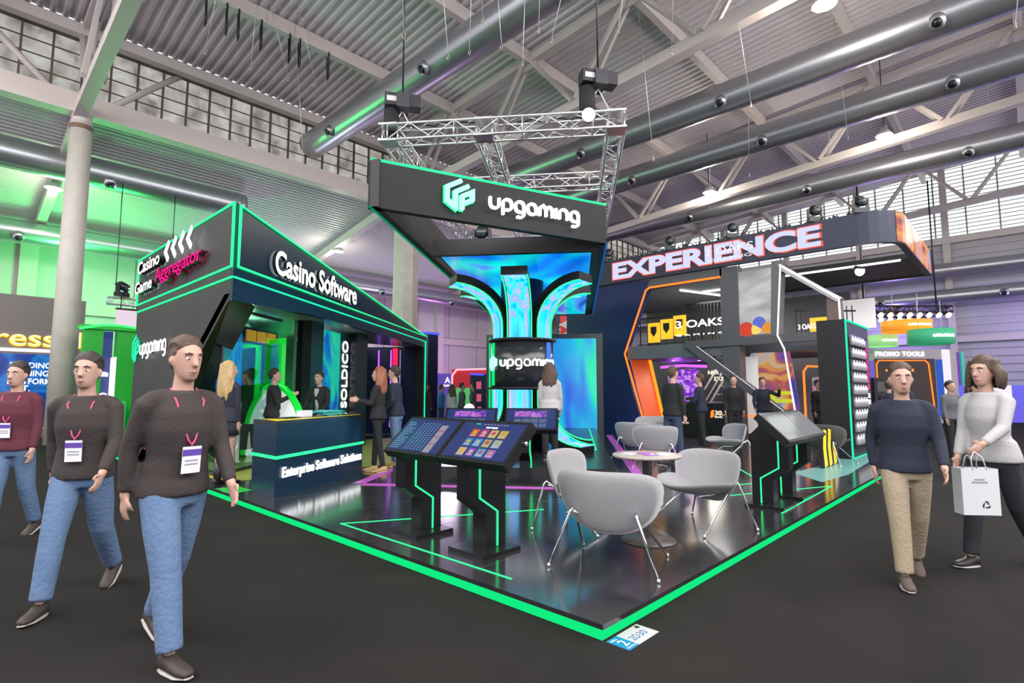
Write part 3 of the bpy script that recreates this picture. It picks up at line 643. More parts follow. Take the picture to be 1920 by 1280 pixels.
# ---------------------------------------------------------------- aluminium truss with hoists
def boxtruss(mb, a, b, s=.3, step=.42):
    a, b = Vector(a), Vector(b); d = (b-a).normalized(); L = (b-a).length; x = d.cross(Vector((0, 0, 1))).normalized(); z = Vector((0, 0, 1)); h = s/2
    cs = [(-h, -h), (h, -h), (h, h), (-h, h)]
    for i, j in cs: mb.tube([a+x*i+z*j, b+x*i+z*j], .026, 6)
    n = max(1, round(L/step))
    for f in range(4):
        p, q = cs[f], cs[(f+1) % 4]
        for k in range(n):
            u0, u1 = L*k/n, L*(k+1)/n
            if k % 2: p2, q2 = q, p
            else: p2, q2 = p, q
            mb.tube([a+d*u0+x*p2[0]+z*p2[1], a+d*u1+x*q2[0]+z*q2[1]], .012, 4)
            if k % 3 == 0: mb.tube([a+d*u0+x*p[0]+z*p[1], a+d*u0+x*q[0]+z*q[1]], .014, 4)
    return mb
t = thing('hanging_truss', 'rectangular aluminium lattice truss suspended above the logo sign', 'truss', we(-3.45, 9.5, 6.2), WROT)
for a, b in (((0, 0), (4.2, 0)), ((0, 0), (0, 7.6)), ((4.2, 0), (4.2, 7.6)), ((1.8, 0), (1.8, 7.6)), ((0, 2.7), (4.2, 2.7)), ((0, 7.6), (4.2, 7.6))):
    boxtruss(MB(), (*a, 0), (*b, 0)).build('truss_segment', ALU, t)
for a in ((0, 0), (4.2, 0), (0, 7.6), (4.2, 7.6), (1.8, 0), (1.8, 2.7)): 
    for z in (-.17, .14): MB().box(a[0]-.17, a[0]+.17, a[1]-.17, a[1]+.17, z, z+.03).build('corner_plate', ALU, t)
for a, b in (((.3, 0), 'x'), ((2.4, .1), 'y')):
    MB().tube([(a[0]+i*.14, a[1]+.06*math.sin(i*2.1), .17+.02*math.sin(i*1.3)) for i in range(12)], .018, 5).build('cable_bundle', BLACKM, t)
def hoist(p, label):
    t = thing('chain_hoist', label, 'hoist', p, WROT+20)
    MB().box(-.34, .34, -.13, .13, 0, .24).build('motor_body', mat('hoist_black', (.02, .02, .022), .4), t)
    MB().box(-.12, .12, -.2, .2, -.06, .22).build('gearbox', mat('hoist_grey', (.035, .035, .04), .4), t)
    MB().lathe([(0, -.62), (.15, -.6), (.15, -.05), (0, -.05)], (-.2, .05, 0), 14).build('chain_bag', mat('bag_black', (.015, .015, .015), .8), t)
    MB().tube([(0, 0, .22), (0, 0, zroof(p.y)-p.z-.2)], .018, 5).build('load_chain', BLACKM, t)
    for s in (-1, 1): MB().tube([(0, 0, -.05), (s*.2, 0, -.42)], .012, 5).build('sling', WHITE, t)
    MB().box(-.3, -.1, -.135, -.13, .07, .17).build('label_plate', mat('plate_white', (.6, .6, .6), .5), t)
hoist(we(-3.3, 9.75, 6.85), 'black chain hoist above the left corner of the aluminium truss')
hoist(we(.45, 9.75, 7.05), 'black chain hoist above the right corner of the aluminium truss')
def movinghead(p, label, up=True, rot=0):
    t = thing('stage_light', label, 'stage light', p, rot)
    s = 1 if up else -1
    MB().box(-.16, .16, -.12, .12, 0, s*.12).build('light_base', BLACKM, t)
    for k in (-1, 1): MB().box(k*.15-.02, k*.15+.02, -.06, .06, s*.12, s*.36).build('yoke', BLACKM, t)
    MB().tube([(0, -.16, s*.24), (0, .06, s*.34), (0, .18, s*.38)], [.11, .13, .07], 12).build('light_head', BLACKM, t)
    MB().tube([(0, -.165, s*.238), (0, -.16, s*.24)], .09, 12).build('lens', mat('lens_glass', (.06, .07, .09), .08), t)
movinghead(we(-1.75, 9.9, 4.08), 'black covered stage light on top of the ceiling screen, left one', rot=WROT)
movinghead(we(-.35, 9.9, 4.08), 'black stage light on top of the ceiling screen behind the logo', rot=WROT)
t = thing('truss_spotlight', 'glaring spotlight clamped to the right end of the aluminium truss', 'spotlight', we(.25, 9.2, 6.2), WROT)
MB().tube([(0, .1, 0), (0, -.1, -.04)], [.08, .13], 14).build('spot_housing', BLACKM, t)
MB().tube([(0, -.101, -.04), (0, -.11, -.042)], .115, 14).build('lens', glow('spot_glow', (1, .95, .85), 14), t)
light('SPOT', 'truss_spot_beam', we(.25, 9.0, 6.15), 500, (1, .95, .88), .1, (R(50), 0, R(36.7-90)), 80)
# ---------------------------------------------------------------- touch screen kiosks
KP = [(-.24, .72), (-.24, .43), (-.06, .30), (-.06, .03), (.17, .03), (.17, .80), (.0, .97)]
SCRB = mat('screen_blue', (.01, .012, .03), .12, em=(.012, .03, .14), es=.9)
TILES = [(.9, .15, .08), (.75, .08, .35), (.85, .65, .1), (.9, .55, .08), (.08, .35, .75), (.1, .45, .9), (.5, .55, .15), (.55, .6, .8), (.8, .6, .35), (.35, .12, .75), (.15, .6, .75), (.6, .2, .8)]
def kiosk(loc, rot, sx, label, look, s=1.0):
    t = thing('touch_kiosk', label, 'kiosk', loc, rot, None)
    MB().box(-.21, .21, -.21, .21, 0, .03).build('base_plate', BLACK, t)
    MB().ex(KP, 'x', -.075, .075).build('pedestal', BLACK, t)
    for k in (-1, 1): MB().tube([(k*.08, -.13, .74), (k*.08, -.13, .44), (k*.08, .07, .31), (k*.08, .07, .035)], .0085, 6).build('light_strip', GREEN, t)
    M = Matrix.Translation((sx, -.35, .76)) @ Matrix.Rotation(R(43), 4, 'X')
    MB().box(-.38, .38, 0, .43, -.08, 0).build('screen_frame', BLACK, t, M)
    sc = MB().box(-.352, .352, .03, .4, 0, .003).build('screen_panel', SCRB if look != 'blank' else mat('glare_screen', (.1, .105, .11), .06, em=(.3, .31, .33), es=.25), t, M)  # weak emission stands in for window reflections on the empty screens
    if look == 'games':
        for i in range(12):
            c, r_ = i % 4, i//4; c0 = TILES[i]; x = -.19+.108*c; y = .245-.098*r_-(.0)
            ti = MB().box(x, x+.082, y, y+.078, .003, .0045).build('game_tile', glow('tile_%d' % i, c0, .75), sc, M)
            MB().box(x+.012, x+.07, y+.008, y+.022, .0045, .0052).build('tile_title', glow('tile_text', (.8, .8, .85), .6), sc, M)
            MB().ball((x+.041, y+.046, .004), (.024, .022, .0025), 8).build('tile_picture', glow('tile_pic_%d' % (i % 4), TILES[(i*5+3) % 12], .8), sc, M)
        o = txt(sc, 'screen_title', 'NEW GAMES', -.06, .34, .13, .016, WHITEL, y=.003, depth=.001, flat=True, bold=.02); o.data.transform(M)
        mb = MB()
        for k in range(8): mb.box(-.1+.035*k, -.08+.035*k, .378, .383, .003, .004)
        mb.build('menu_bar', glow('tile_text', (.8, .8, .85), .6), sc, M)
        MB().box(-.2, -.15, .378, .386, .003, .004).build('menu_logo', TEALL, sc, M)
    elif look == 'table':
        mb = MB(); random.seed(5)
        for r_ in range(14):
            y = .05+.023*r_
            mb.box(-.33, -.33+random.uniform(.08, .16), y, y+.007, .003, .004)
            for c in range(6): mb.box(-.12+.045*c, -.12+.045*c+.022, y, y+.007, .003, .004)
        mb.build('table_rows', glow('row_text', (.25, .5, .7), .8), sc, M)
        MB().box(.16, .25, .03, .34, .003, .004).build('side_panel', glow('slip_panel', (.42, .4, .47), .8), sc, M)
        for y in (.12, .2, .27): MB().box(.16, .25, y, y+.008, .004, .0045).build('side_row', glow('slip_red', (.6, .1, .12), .8), sc, M)
    elif look == 'video':
        MB().box(-.24, .22, .25, .36, .003, .004).build('banner', screen('purple_banner', [(.35, (.1, .02, .35)), (.5, (.4, .1, .8)), (.65, (.8, .3, .6))], (9, 9, 9), .8, 1, 1, 5), sc, M)
        mb = MB()
        for r_ in range(2):
            for c in range(4): mb.box(-.24+.12*c, -.14+.12*c, .05+.09*r_, .12+.09*r_, .003, .004)
        mb.build('thumbnails', glow('thumb_grey', (.16, .2, .33), .8), sc, M)
    MB().tube([(sx+.38, -.12, .9), (sx+.4, -.12, .9)], .018, 10).build('lock', CHROME, t)
    return t
kiosk((.55, 1.53, DECKZ), -90, .18, 'front kiosk with a tilted screen showing rows of colourful game tiles', 'games')
kiosk((.55, 2.38, DECKZ), -90, .26, 'front kiosk with a tilted screen showing a betting table', 'table')
p = gz(985, 902); kiosk((p.x, p.y, DECKZ), WROT, .1, 'rear kiosk whose screen shows a purple banner over thumbnails', 'video')
p2 = p+Vector((math.cos(R(WROT)), math.sin(R(WROT)), 0))*-.88; kiosk((p2.x, p2.y, DECKZ), WROT, .1, 'rear kiosk half hidden behind the two front kiosks', 'video')
kiosk((3.98, .42, DECKZ), 0, 0, 'kiosk by the right deck edge with a blank glare covered screen, nearer one', 'blank')
kiosk((4.76, .45, DECKZ), 0, 0, 'kiosk by the right deck edge with a blank glare covered screen, farther one', 'blank')
# ---------------------------------------------------------------- lounge chairs and table
FAB = mat('grey_wool', (.35, .345, .35), .95, noise=(260, (.27, .27, .275), .25), bump=(500, .3))
FABD = mat('dark_felt', (.07, .07, .068), .9)
def shell(a, b, k, th, M, sq=2.6):
    mb = MB(); NR, NA = 8, 36; vs = []; fs = []
    def pt(r, q, sgn):
        c, s_ = math.cos(q), math.sin(q); e = 2/sq
        x = a*r*math.copysign(abs(c)**e, c); y = b*r*math.copysign(abs(s_)**e, s_)
        x *= 1+.16*(y/b)
        return M @ Vector((x, y, k*x*x+.35*y*y+sgn*th*math.sqrt(max(0, 1-r**6))))
    for sgn in (1, -1):
        vs.append(pt(0, 0, sgn))
        for i in range(1, NR+1):
            for j in range(NA): vs.append(pt(i/NR, 2*math.pi*j/NA, sgn if i < NR else 0))
    m = 1+NR*NA
    for o in (0, m):
        fs += [(o, o+1+j, o+1+(j+1) % NA) for j in range(NA)]
        for i in range(NR-1): fs += [(o+1+i*NA+j, o+1+(i+1)*NA+j, o+1+(i+1)*NA+(j+1) % NA, o+1+i*NA+(j+1) % NA) for j in range(NA)]
    o1, o2 = 1+(NR-1)*NA, m+1+(NR-1)*NA
    fs += [(o1+j, o1+(j+1) % NA, o2+(j+1) % NA, o2+j) for j in range(NA)]
    return mb.add(vs, fs, True)
def chair_proto(fab):
    t = thing('lounge_chair', 'x', 'chair', (0, 0, 0), 0)
    # seat: long axis x, depth along y, curls up at the sides
    shell(.37, .28, .95, .026, Matrix.Translation((0, -.06, .335)) @ Matrix.Rotation(R(-9), 4, 'X')).build('seat_shell', fab, t)
    shell(.40, .25, .9, .026, Matrix.Translation((0, .27, .465)) @ Matrix.Rotation(R(72), 4, 'X')).build('back_shell', fab, t)
    for s in (-1, 1):
        leg = MB().tube([(s*.40, .36, .015), (s*.25, .31, .40), (s*.235, .29, .43), (s*.23, .25, .41), (s*.345, -.27, .015)], .010, 8).build('hairpin_leg', CHROME, t)
        for q in ((s*.40, .36), (s*.345, -.27)): MB().ball((q[0], q[1], .014), .016, 8).build('foot', CHROME, leg)
        MB().tube([(s*.24, .27, .40), (s*.15, .05, .315), (s*.15, -.12, .315)], .009, 6).build('seat_rail', CHROME, t)
    return t
cp = chair_proto(FAB); cdk = chair_proto(FABD); used = {}
def chair(x, y, rot, label, proto=cp, group=None):
    o = proto if proto not in used else dup(proto)
    used[proto] = 1; o.location = (x, y, DECKZ); o.rotation_euler = (0, 0, R(rot)); o['label'] = label
    if group: o['group'] = group
    return o
def bear(b): return 43.5-b-270                       # local -y towards compass bearing b of the view
def campt(X, Y): return Vector((CAM.x+Y*math.cos(YAW)+X*math.sin(YAW), CAM.y+Y*math.sin(YAW)-X*math.cos(YAW), 0))
c = campt(.79, 4.31); chair(c.x, c.y, bear(26), 'grey lounge chair nearest the camera, seen squarely from behind')
c = campt(.7, 5.4); chair(c.x, c.y, bear(120), 'grey lounge chair partly hidden behind the nearest one, turned to the table')
c = campt(1.78, 5.38); chair(c.x, c.y, bear(-118), 'grey lounge chair right of the round table, its seat facing us')
for px, py, b, l in ((1196, 858, 35, 'lounge chair at the back left of the far seating group, by the navy wall'), (1230, 872, 12, 'teal tinted lounge chair of the far seating group, seen from behind'),
                     (1226, 838, 190, 'lounge chair of the far seating group closest to the navy wall'), (1362, 868, -95, 'lounge chair standing alone behind the round table, by the orange light')):
    p = gz(px, py); chair(p.x, p.y, bear(b), l)
for px, py, b, l in ((1556, 868, 60, 'dark lounge chair behind the yellow chevron panel'), (384, 858, 80, 'dark chair inside the glazed room by the leaning pier'), (449, 866, -60, 'dark chair inside the glazed room behind the blonde woman')):
    p = gz(px, py); chair(p.x, p.y, bear(b), l, cdk)
def table(x, y, label, papers=0):
    t = thing('side_table', label, 'table', (x, y, DECKZ), 0)
    MB().lathe([(0, .715), (.285, .715), (.3, .725), (.3, .735), (.29, .742), (0, .742)], n=40).build('table_top', mat('table_stone', (.32, .28, .25), .35, noise=(60, (.4, .36, .33), .3)), t)
    MB().box(-.03, .03, -.03, .03, .02, .716).build('table_post', mat('table_bronze', (.06, .05, .045), .4), t)
    MB().lathe([(0, 0), (.235, 0), (.235, .012), (.05, .03), (0, .03)], n=36).build('table_foot', mat('table_bronze', (.06, .05, .045), .4), t)
p = campt(1.19, 4.87); table(p.x, p.y, 'small round pedestal table between the grey lounge chairs'); TP = Vector((p.x, p.y, DECKZ+.743))
for dx, dy, r_, c_, l in ((-.1, .12, 20, (.5, .5, .52), 'brochure with grey cover at the left edge of the round table'), (-.02, -.02, 55, (.35, .12, .5), 'purple brochure in the middle of the round table'), (.08, -.12, 10, (.62, .64, .68), 'white and teal leaflet at the back of the round table')):
    t = thing('brochure', l, 'brochure', TP+Vector((dx, dy, 0)), r_)
    MB().box(-.1, .1, -.06, .06, 0, .004).build('cover', mat('cover_'+str(c_[0]), c_, .4), t)
    MB().box(-.08, .0, -.04, -.01, .004, .0045).build('cover_print', mat('print_white', (.75, .75, .78), .5), t)
p = gz(1262, 868); table(p.x, p.y, 'small round table of the far seating group')
# low panel with yellow chevrons
t = thing('chevron_panel', 'low dark panel with three bent yellow stripes at the right deck edge', 'panel', (7.75, .80, DECKZ), 0)
MB().box(0, 1.0, 0, .06, 0, .66).build('panel_board', PANEL, t)
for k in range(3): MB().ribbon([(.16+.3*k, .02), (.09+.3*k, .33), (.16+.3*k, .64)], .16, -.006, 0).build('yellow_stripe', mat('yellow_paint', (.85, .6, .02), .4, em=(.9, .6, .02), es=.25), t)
# ---------------------------------------------------------------- orange lit two-storey stand, front in the plane x = 12.5
FX = 12.5
def yz(px, py, x=FX): p = onX(px, py, x); return (p.y, p.z)
t = thing('two_storey_stand', 'two-storey stand with navy wall, orange light outline and glazed upper floor', 'stand', (FX, 0, 0), 0)
def poly(name, pts, x0, x1, m, par=None): return MB().ex(pts, 'x', x0, x1).build(name, m, par or t)
NAVW = mat('navy_wall', (.01, .017, .085), .4, spec=.3, noise=(.8, (.014, .024, .12), .3))
poly('navy_wall', [(9.9, 0), (9.9, 4.9), (6.6, 4.9), (6.72, 4.66), (7.62, 2.6), (6.92, 0)], 0, .3, NAVW)
poly('top_frame', [(6.72, 4.62), (6.6, 4.95), (4.35, 4.95), (4.35, 4.66)], 0, .3, mat('stand_grey', (.09, .09, .1), .45))
MB().tube([(-.02, 4.38, 4.64), (-.02, 6.62, 4.63), (-.02, 6.75, 4.55), (-.02, 7.55, 2.6), (-.02, 6.85, .25)], .03, 8).build('orange_outline', ORANGEL, t)
MB().add([(.3, 7.55, 2.55), (.3, 7.0, .0), (.95, 6.72, .0), (.95, 7.27, 2.55), (.36, 7.6, 2.55), (.36, 7.05, .0), (1.01, 6.77, .0), (1.01, 7.32, 2.55)],
         [(0, 1, 2, 3), (4, 5, 6, 7), (0, 1, 5, 4), (1, 2, 6, 5), (2, 3, 7, 6), (3, 0, 4, 7)]).build('orange_reveal', mat('orange_reveal', (.55, .09, .03), .4, em=(1, .12, .02), es=.3), t)
MB().tube([(.95, 7.22, 2.5), (.95, 6.67, .1)], .05, 8).build('orange_tube', glow('amber_led', (1, .28, .02), 1.6), t)
SG = mat('slab_grey', (.13, .145, .16), .5)
poly('floor_slab', [(7.5, 2.42), (7.5, 2.82), (4.3, 2.82), (4.3, 2.42)], .05, 4.5, SG)
poly('floor_slab', [(4.4, 2.5), (4.4, 2.8), (2.0, 2.8), (2.0, 2.5)], .9, 4.5, SG)
poly('floor_beam', [(5.5, 2.66), (5.5, 2.86), (1.35, 2.9), (1.35, 2.68)], -.05, .2, mat('stand_grey', (.09, .09, .1), .45))
poly('grey_pillar', [(4.4, 0), (4.4, 4.9), (3.92, 4.9), (3.92, 0)], .0, .4, mat('stand_grey', (.09, .09, .1), .45))
poly('side_post', [(1.75, 0), (1.75, 2.75), (1.0, 2.95), (.95, 0)], .0, .35, mat('post_grey', (.06, .062, .066), .45))
poly('diagonal_beam', [(5.45, 2.7), (5.1, 2.72), (2.2, .4), (1.95, .1), (2.35, .1), (2.6, .5)], -.1, .15, mat('stand_grey', (.09, .09, .1), .45))
MB().tube([(-.11, 5.1, 2.7), (-.11, 2.2, .4)], .012, 6).build('diagonal_light', glow('soft_white_led', (.8, .8, .8), .9), t)
# upper glazed corner
poly('window_glare', [(3.92, 2.95), (3.92, 4.72), (3.05, 4.72), (3.05, 2.95)], .08, .12, screen('pale_glare', [(.35, (.3, .31, .31)), (.55, (.62, .62, .6)), (.7, (.85, .85, .84))], (1, .7, 1.6), .75, .8, .9, 8))  # bright reflection on the upper glass, put in as a glowing pane
mb = MB()
for c, r_, k in (((3.75, 3.1), .2, 'r'), ((3.4, 3.25), .17, 'b'), ((3.5, 3.08), .14, 'y'), ((3.2, 3.1), .15, 'o')):
    m_ = {'r': glow('graphic_red', (.75, .08, .05), .9), 'b': glow('graphic_blue', (.15, .2, .7), .9), 'y': glow('graphic_yellow', (1, .65, .15), 1.1), 'o': glow('graphic_orange', (.9, .35, .05), .9)}[k]
    MB().lathe([(0, 0), (r_, 0), (r_*.9, .015), (0, .02)], n=18).build('graphic_disc', m_, t, Matrix.Translation((.07, *c)) @ Matrix.Rotation(R(-90), 4, 'Y'))
poly('corner_frame', [(3.08, 2.85), (2.98, 4.85), (2.72, 4.85), (2.88, 2.85)], -.06, .3, mat('frame_grey2', (.12, .12, .125), .4))
WL = glow('white_frame_led', (1, .97, .95), 1.5)
MB().tube([(-.08, 2.78, 4.72), (-.08, 1.45, 3.66), (-.08, 1.44, 2.95)], .025, 6).build('white_edge_light', WL, t)
MB().tube([(-.08, 2.75, 4.72), (-.08, 2.9, 2.85), (-.08, 2.75, 2.5), (-.08, 2.55, .8)], .022, 6).build('white_edge_light', WL, t)
poly('sloping_beam', [(2.8, 4.78), (2.8, 4.6), (1.52, 3.6), (1.4, 3.68)], -.02, .3, mat('frame_light', (.45, .44, .44), .4))
poly('end_frame', [(1.75, 2.85), (1.75, 3.75), (1.45, 3.6), (1.42, 2.85)], .05, .3, mat('end_copper', (.14, .09, .08), .4))
poly('orange_badge', [(1.7, 2.95), (1.7, 3.15), (1.48, 3.1), (1.48, 2.9)], .03, .05, ORANGEL)
poly('slot_graphic', [(4.7, .9), (3.95, 2.55), (2.95, 2.55), (2.75, .9)], 1.0, 1.05, screen('slot_print', [(.3, (.05, .06, .4)), (.45, (.5, .1, .1)), (.52, (.8, .4, .08)), (.6, (.45, .45, .5)), (.75, (.1, .1, .5))], (1, 1.1, 1.1), .8, 1.5, 1, 11))
poly('white_panel', [(4.35, .2), (4.35, 2.4), (3.8, 2.4), (3.8, .2)], .95, 1.0, mat('lit_white_panel', (.7, .7, .7), .5, em=(.8, .8, .8), es=.35))
# interior: back wall, ceiling lights, railing, signs
poly('inner_back_wall', [(9.8, 0), (9.8, 4.7), (2.3, 4.7), (2.3, 0)], 5.4, 5.6, mat('inner_grey', (.14, .135, .135), .6))
poly('inner_ceiling', [(9.8, 4.7), (9.8, 4.8), (4.3, 4.8), (4.3, 4.7)], .3, 5.4, mat('inner_ceiling', (.3, .3, .31), .6))
for p, q in (((1.2, 6.2, 4.66), (4.5, 5.2, 4.66)), ((2.0, 4.4, 4.66), (2.0, 5.8, 4.66))): MB().tube([p, q], .03, 6).build('ceiling_tube', WHITEL, t)
for y, x in ((6.0, 2.0), (5.4, 1.2), (5.0, 1.8), (6.6, 1.4)): MB().lathe([(0, -.01), (.05, -.01), (.05, .0), (0, .0)], (x, y, 2.415), 10).build('downlight', WARM, t)
mb = MB()
for y in [7.3-.3*i for i in range(11)]: mb.bar((.55, y, 2.8), (.55, y, 3.75), .025)
mb.bar((.55, 7.4, 3.75), (.55, 4.3, 3.75), .04); mb.bar((.55, 7.4, 2.9), (.55, 4.3, 2.9), .03); mb.build('railing', BLACKM, t)
mb = MB()
for y in [6.9-.12*i for i in range(11)]: mb.bar((3.2, y, 3.2), (3.2, y, 4.5), .025)
mb.bar((3.2, 7.0, 4.5), (3.2, 5.6, 4.5), .05); mb.build('rear_railing', BLACKM, t)
AMB = mat('amber_board', (.8, .42, .02), .4, em=(1, .5, .02), es=.75)
for k in range(3):
    y = 6.95-.44*k; z = 2.95+.08*k
    poly('amber_board', [(y, z), (y, z+.62), (y-.4, z+.62), (y-.4, z)], .42, .46, AMB)
    poly('shield_emblem', [(y-.1, z+.5), (y-.3, z+.5), (y-.3, z+.32), (y-.2, z+.18), (y-.1, z+.32)], .405, .42, BLACKM)
def ft(name, s, px0, px1, py0, py1, m, x=FX, d=.02, **k):   # lettering on the plane x, fitted to two corners
    a, b = yz(px0, py1, x), yz(px1, py0, x); w, h = a[0]-b[0], b[1]-a[1]
    o = txt(t, name, s, 0, 0, w, h, m, y=0, depth=d, **k); o.data.transform(Matrix.Translation((x-FX, a[0], a[1])) @ Matrix.Rotation(R(-90), 4, 'Z')); return o
ft('stand_letters', '3 OAKS', 1268, 1357, 594, 616, WHITEL, FX+.4, bold=.02); ft('stand_letters', 'G A M I N G', 1268, 1358, 621, 631, WHITEL, FX+.4)
ft('wall_letters', 'NEXT-', 1328, 1358, 694, 702, glow('warm_letters', (1, .85, .65), 1.6), FX+2.2, bold=.02); ft('wall_letters', 'EXP', 1340, 1358, 706, 714, glow('warm_letters', (1, .85, .65), 1.6), FX+2.2, bold=.02)
ft('desk_letters', '30.', 1341, 1356, 770, 778, glow('warm_letters', (1, .85, .65), 1.6), FX+.9, bold=.02); ft('desk_letters', 'BAR', 1341, 1355, 780, 783, glow('warm_letters', (1, .85, .65), 1.6), FX+.9)
poly('orange_badge', [yz(1333, 770, FX+.9), yz(1338, 768, FX+.9), yz(1338, 781, FX+.9), yz(1332, 783, FX+.9)], .9, .92, ORANGEL)
poly('bar_desk', [(6.2, 0), (6.2, 1.05), (4.5, 1.05), (4.5, 0)], .95, 1.5, BLACKM)
poly('purple_screen', [(7.75, .9), (7.75, 2.2), (6.6, 2.2), (6.6, .9)], 3.2, 3.25, screen('purple_burst', [(.35, (.12, .02, .35)), (.5, (.35, .06, .8)), (.6, (.8, .5, 1)), (.7, (.2, .03, .5))], (1, 1.5, 1.5), .9, 2, 1.6, 3))
MB().tube([(3.0, 7.9, 2.28), (2.6, 6.9, 2.3), (2.8, 6.1, 2.25)], .05, 8).build('purple_tube', PURPL, t)
mb = MB()
for i in range(9): mb.box(2.0, 2.7, 6.2-.16*i-.2, 6.2-.16*i, .25+.26*i, .29+.26*i)
mb.bar((2.0, 6.2, .9), (2.0, 4.8, 3.1), .05); mb.bar((2.0, 6.2, .5), (2.0, 4.8, 2.7), .04); mb.bar((2.0, 6.2, .2), (2.0, 4.8, 2.4), .06); mb.build('staircase', mat('stair_metal', (.4, .4, .41), .35, .5), t)
# orange framed slot display behind the mesh screen
MB().tube([(1.5, 2.75, .3), (1.5, 2.75, 1.95), (1.5, 2.65, 2.1), (1.5, 1.2, 2.0)], .03, 6).build('orange_outline', ORANGEL, t)
poly('slot_screen', [(2.6, .55), (2.6, 1.8), (1.3, 1.8), (1.3, .55)], 1.7, 1.75, screen('slot_lights', [(.3, (.1, .08, .5)), (.42, (.1, .4, .6)), (.5, (.8, .35, .1)), (.58, (.7, .1, .4)), (.7, (.5, .5, .6))], (1, 3, 3), .7, 1, 1.3, 9))
for k in range(4): poly('hazard_stripe', [(3.45-.02*k, 1.75-.22*k), (3.45-.02*k, 1.85-.22*k), (2.9, 1.85-.22*k), (2.9, 1.75-.22*k)], .9, .95, glow('hazard_yellow', (.75, .8, .05), .8)) if k > 1 else None
mb = MB()
for y in [2.7-.12*i for i in range(12)]: mb.bar((.9, y, 2.85), (.9, y, 3.6), .022)
mb.bar((.9, 2.75, 3.6), (.9, 1.3, 3.45), .04); mb.build('railing', BLACKM, t)
poly('amber_board', [(2.35, 2.95), (2.35, 3.35), (1.95, 3.35), (1.95, 2.95)], .8, .84, AMB)
ft('rail_letters', '3 OAKS', 1497, 1530, 606, 618, WHITEL, FX+.82, bold=.02)
poly('upper_screen', [(2.3, 3.3), (2.3, 4.2), (1.4, 4.2), (1.4, 3.3)], 4.0, 4.05, mat('lit_white_panel', (.7, .7, .7), .5, em=(.8, .8, .8), es=.35))
mb = MB()
for k in range(5): mb.box(-.02, .0, 8.43, 8.47, .55+.62*k+random.uniform(0, .1), .85+.62*k)
mb.build('wall_lettering', mat('wall_white', (.8, .8, .8), .4, em=(1, 1, 1), es=.5), t)
mb = MB().bar((.5, 4.6, .72), (.5, 3.3, .72), .05); mb.build('orange_bench_light', ORANGEL, t)
light('AREA', 'stand_downlight', (FX+1.6, 5.4, 2.35), 70, (1, .9, .75), 1.5)
light('AREA', 'stand_downlight', (FX+2.5, 5.6, 4.6), 150, (1, .96, .92), 2.0)
light('POINT', 'stand_purple_light', (FX+2.4, 7.0, 1.9), 30, (.5, .1, 1), .1)
light('POINT', 'stand_orange_light', (FX+1.2, 2.0, 1.6), 25, (1, .4, .15), .1)
# overhead band
t = thing('overhead_band', 'dark overhead banner ring with glowing EXPERIENCE lettering and rounded corner', 'overhead sign', (12.4, 0, 4.92), 0)
BZ = .77
def bandpts(k):                                     # offset k outwards
    P = [(9.9, 0-k)]; c = (.95, .8)
    P += [(c[0]+(.8+k)*math.sin(R(-q))*1.0, c[1]-(.8+k)*math.cos(R(q))) for q in range(0, 91, 15)]
    return [(x, y) for y, x in P]+[(5.6, .15-k)]
def bandstrip(P0, P1, z0, z1):
    mb = MB(); n = len(P0); vs = [(*p, z) for z in (z0, z1) for p in P0]+[(*p, z) for z in (z0, z1) for p in P1]
    f = []
    for i in range(n-1): f += [(i, i+1, n+i+1, n+i), (2*n+i, 2*n+i+1, 3*n+i+1, 3*n+i), (i, i+1, 2*n+i+1, 2*n+i), (n+i, n+i+1, 3*n+i+1, 3*n+i)]
    f += [(0, n, 3*n, 2*n), (n-1, 2*n-1, 4*n-1, 3*n-1)]
    return mb.add(vs, f)
bandstrip(bandpts(0), bandpts(-.15), 0, BZ).build('band_body', mat('band_grey', (.045, .05, .08), .5, spec=.3), t)
P0, P1 = bandpts(.02), bandpts(.005)
bandstrip(P0[5:], P1[5:], .03, BZ-.03).build('side_screen', screen('slot_characters', [(.28, (.1, .02, .02)), (.4, (.7, .12, .03)), (.5, (1, .45, .08)), (.56, (.9, .25, .2)), (.64, (.2, .45, .9)), (.75, (.6, .08, .3))], (1.6, 1.6, 1.2), .85, 1.2, 1.1, 13), t)
MB().box(5.5, 5.62, .1, 9.9, 0, BZ).box(.1, 5.6, 9.75, 9.9, 0, BZ).build('inner_band', PANEL, t)
MB().box(2.7, 5.6, .3, 9.8, .02, .06).build('soffit', mat('soffit_dark', (.05, .048, .048), .6), t)
MB().tube([(2.6, 9.0, -.0), (2.6, .5, -.0)], .03, 6).build('white_light_line', WHITEL, t)
def fo(name, s, px0, px1, py0, py1, m, k=.02, d=.03, **kw):
    a, b = yz(px0, py1, 12.4-k), yz(px1, py0, 12.4-k); o = txt(t, name, s, 0, 0, a[0]-b[0], b[1]-a[1], m, y=0, depth=d, **kw)
    o.data.transform(Matrix.Translation((-k, a[0], a[1]-4.92)) @ Matrix.Rotation(R(-90), 4, 'Z')); return o
a0 = yz(1150, 500, 12.4); b0 = yz(1539, 450, 12.4)
LY0, LY1 = a0[0], b0[0]
o = txt(t, 'band_outline', 'EXPERIENCE', 0, 0, LY0-LY1+.1, .60, glow('red_outline', (1, .12, .07), 1.2), y=0, depth=.012, bold=.15); o.data.transform(Matrix.Translation((-.005, LY0+.05, .09)) @ Matrix.Rotation(R(-90), 4, 'Z'))
o = txt(t, 'band_letters', 'EXPERIENCE', 0, 0, LY0-LY1, .54, glow('pale_blue_letters', (.62, .66, .95), 1.15), y=0, depth=.02, bold=.115); o.data.transform(Matrix.Translation((-.017, LY0, .12)) @ Matrix.Rotation(R(-90), 4, 'Z'))
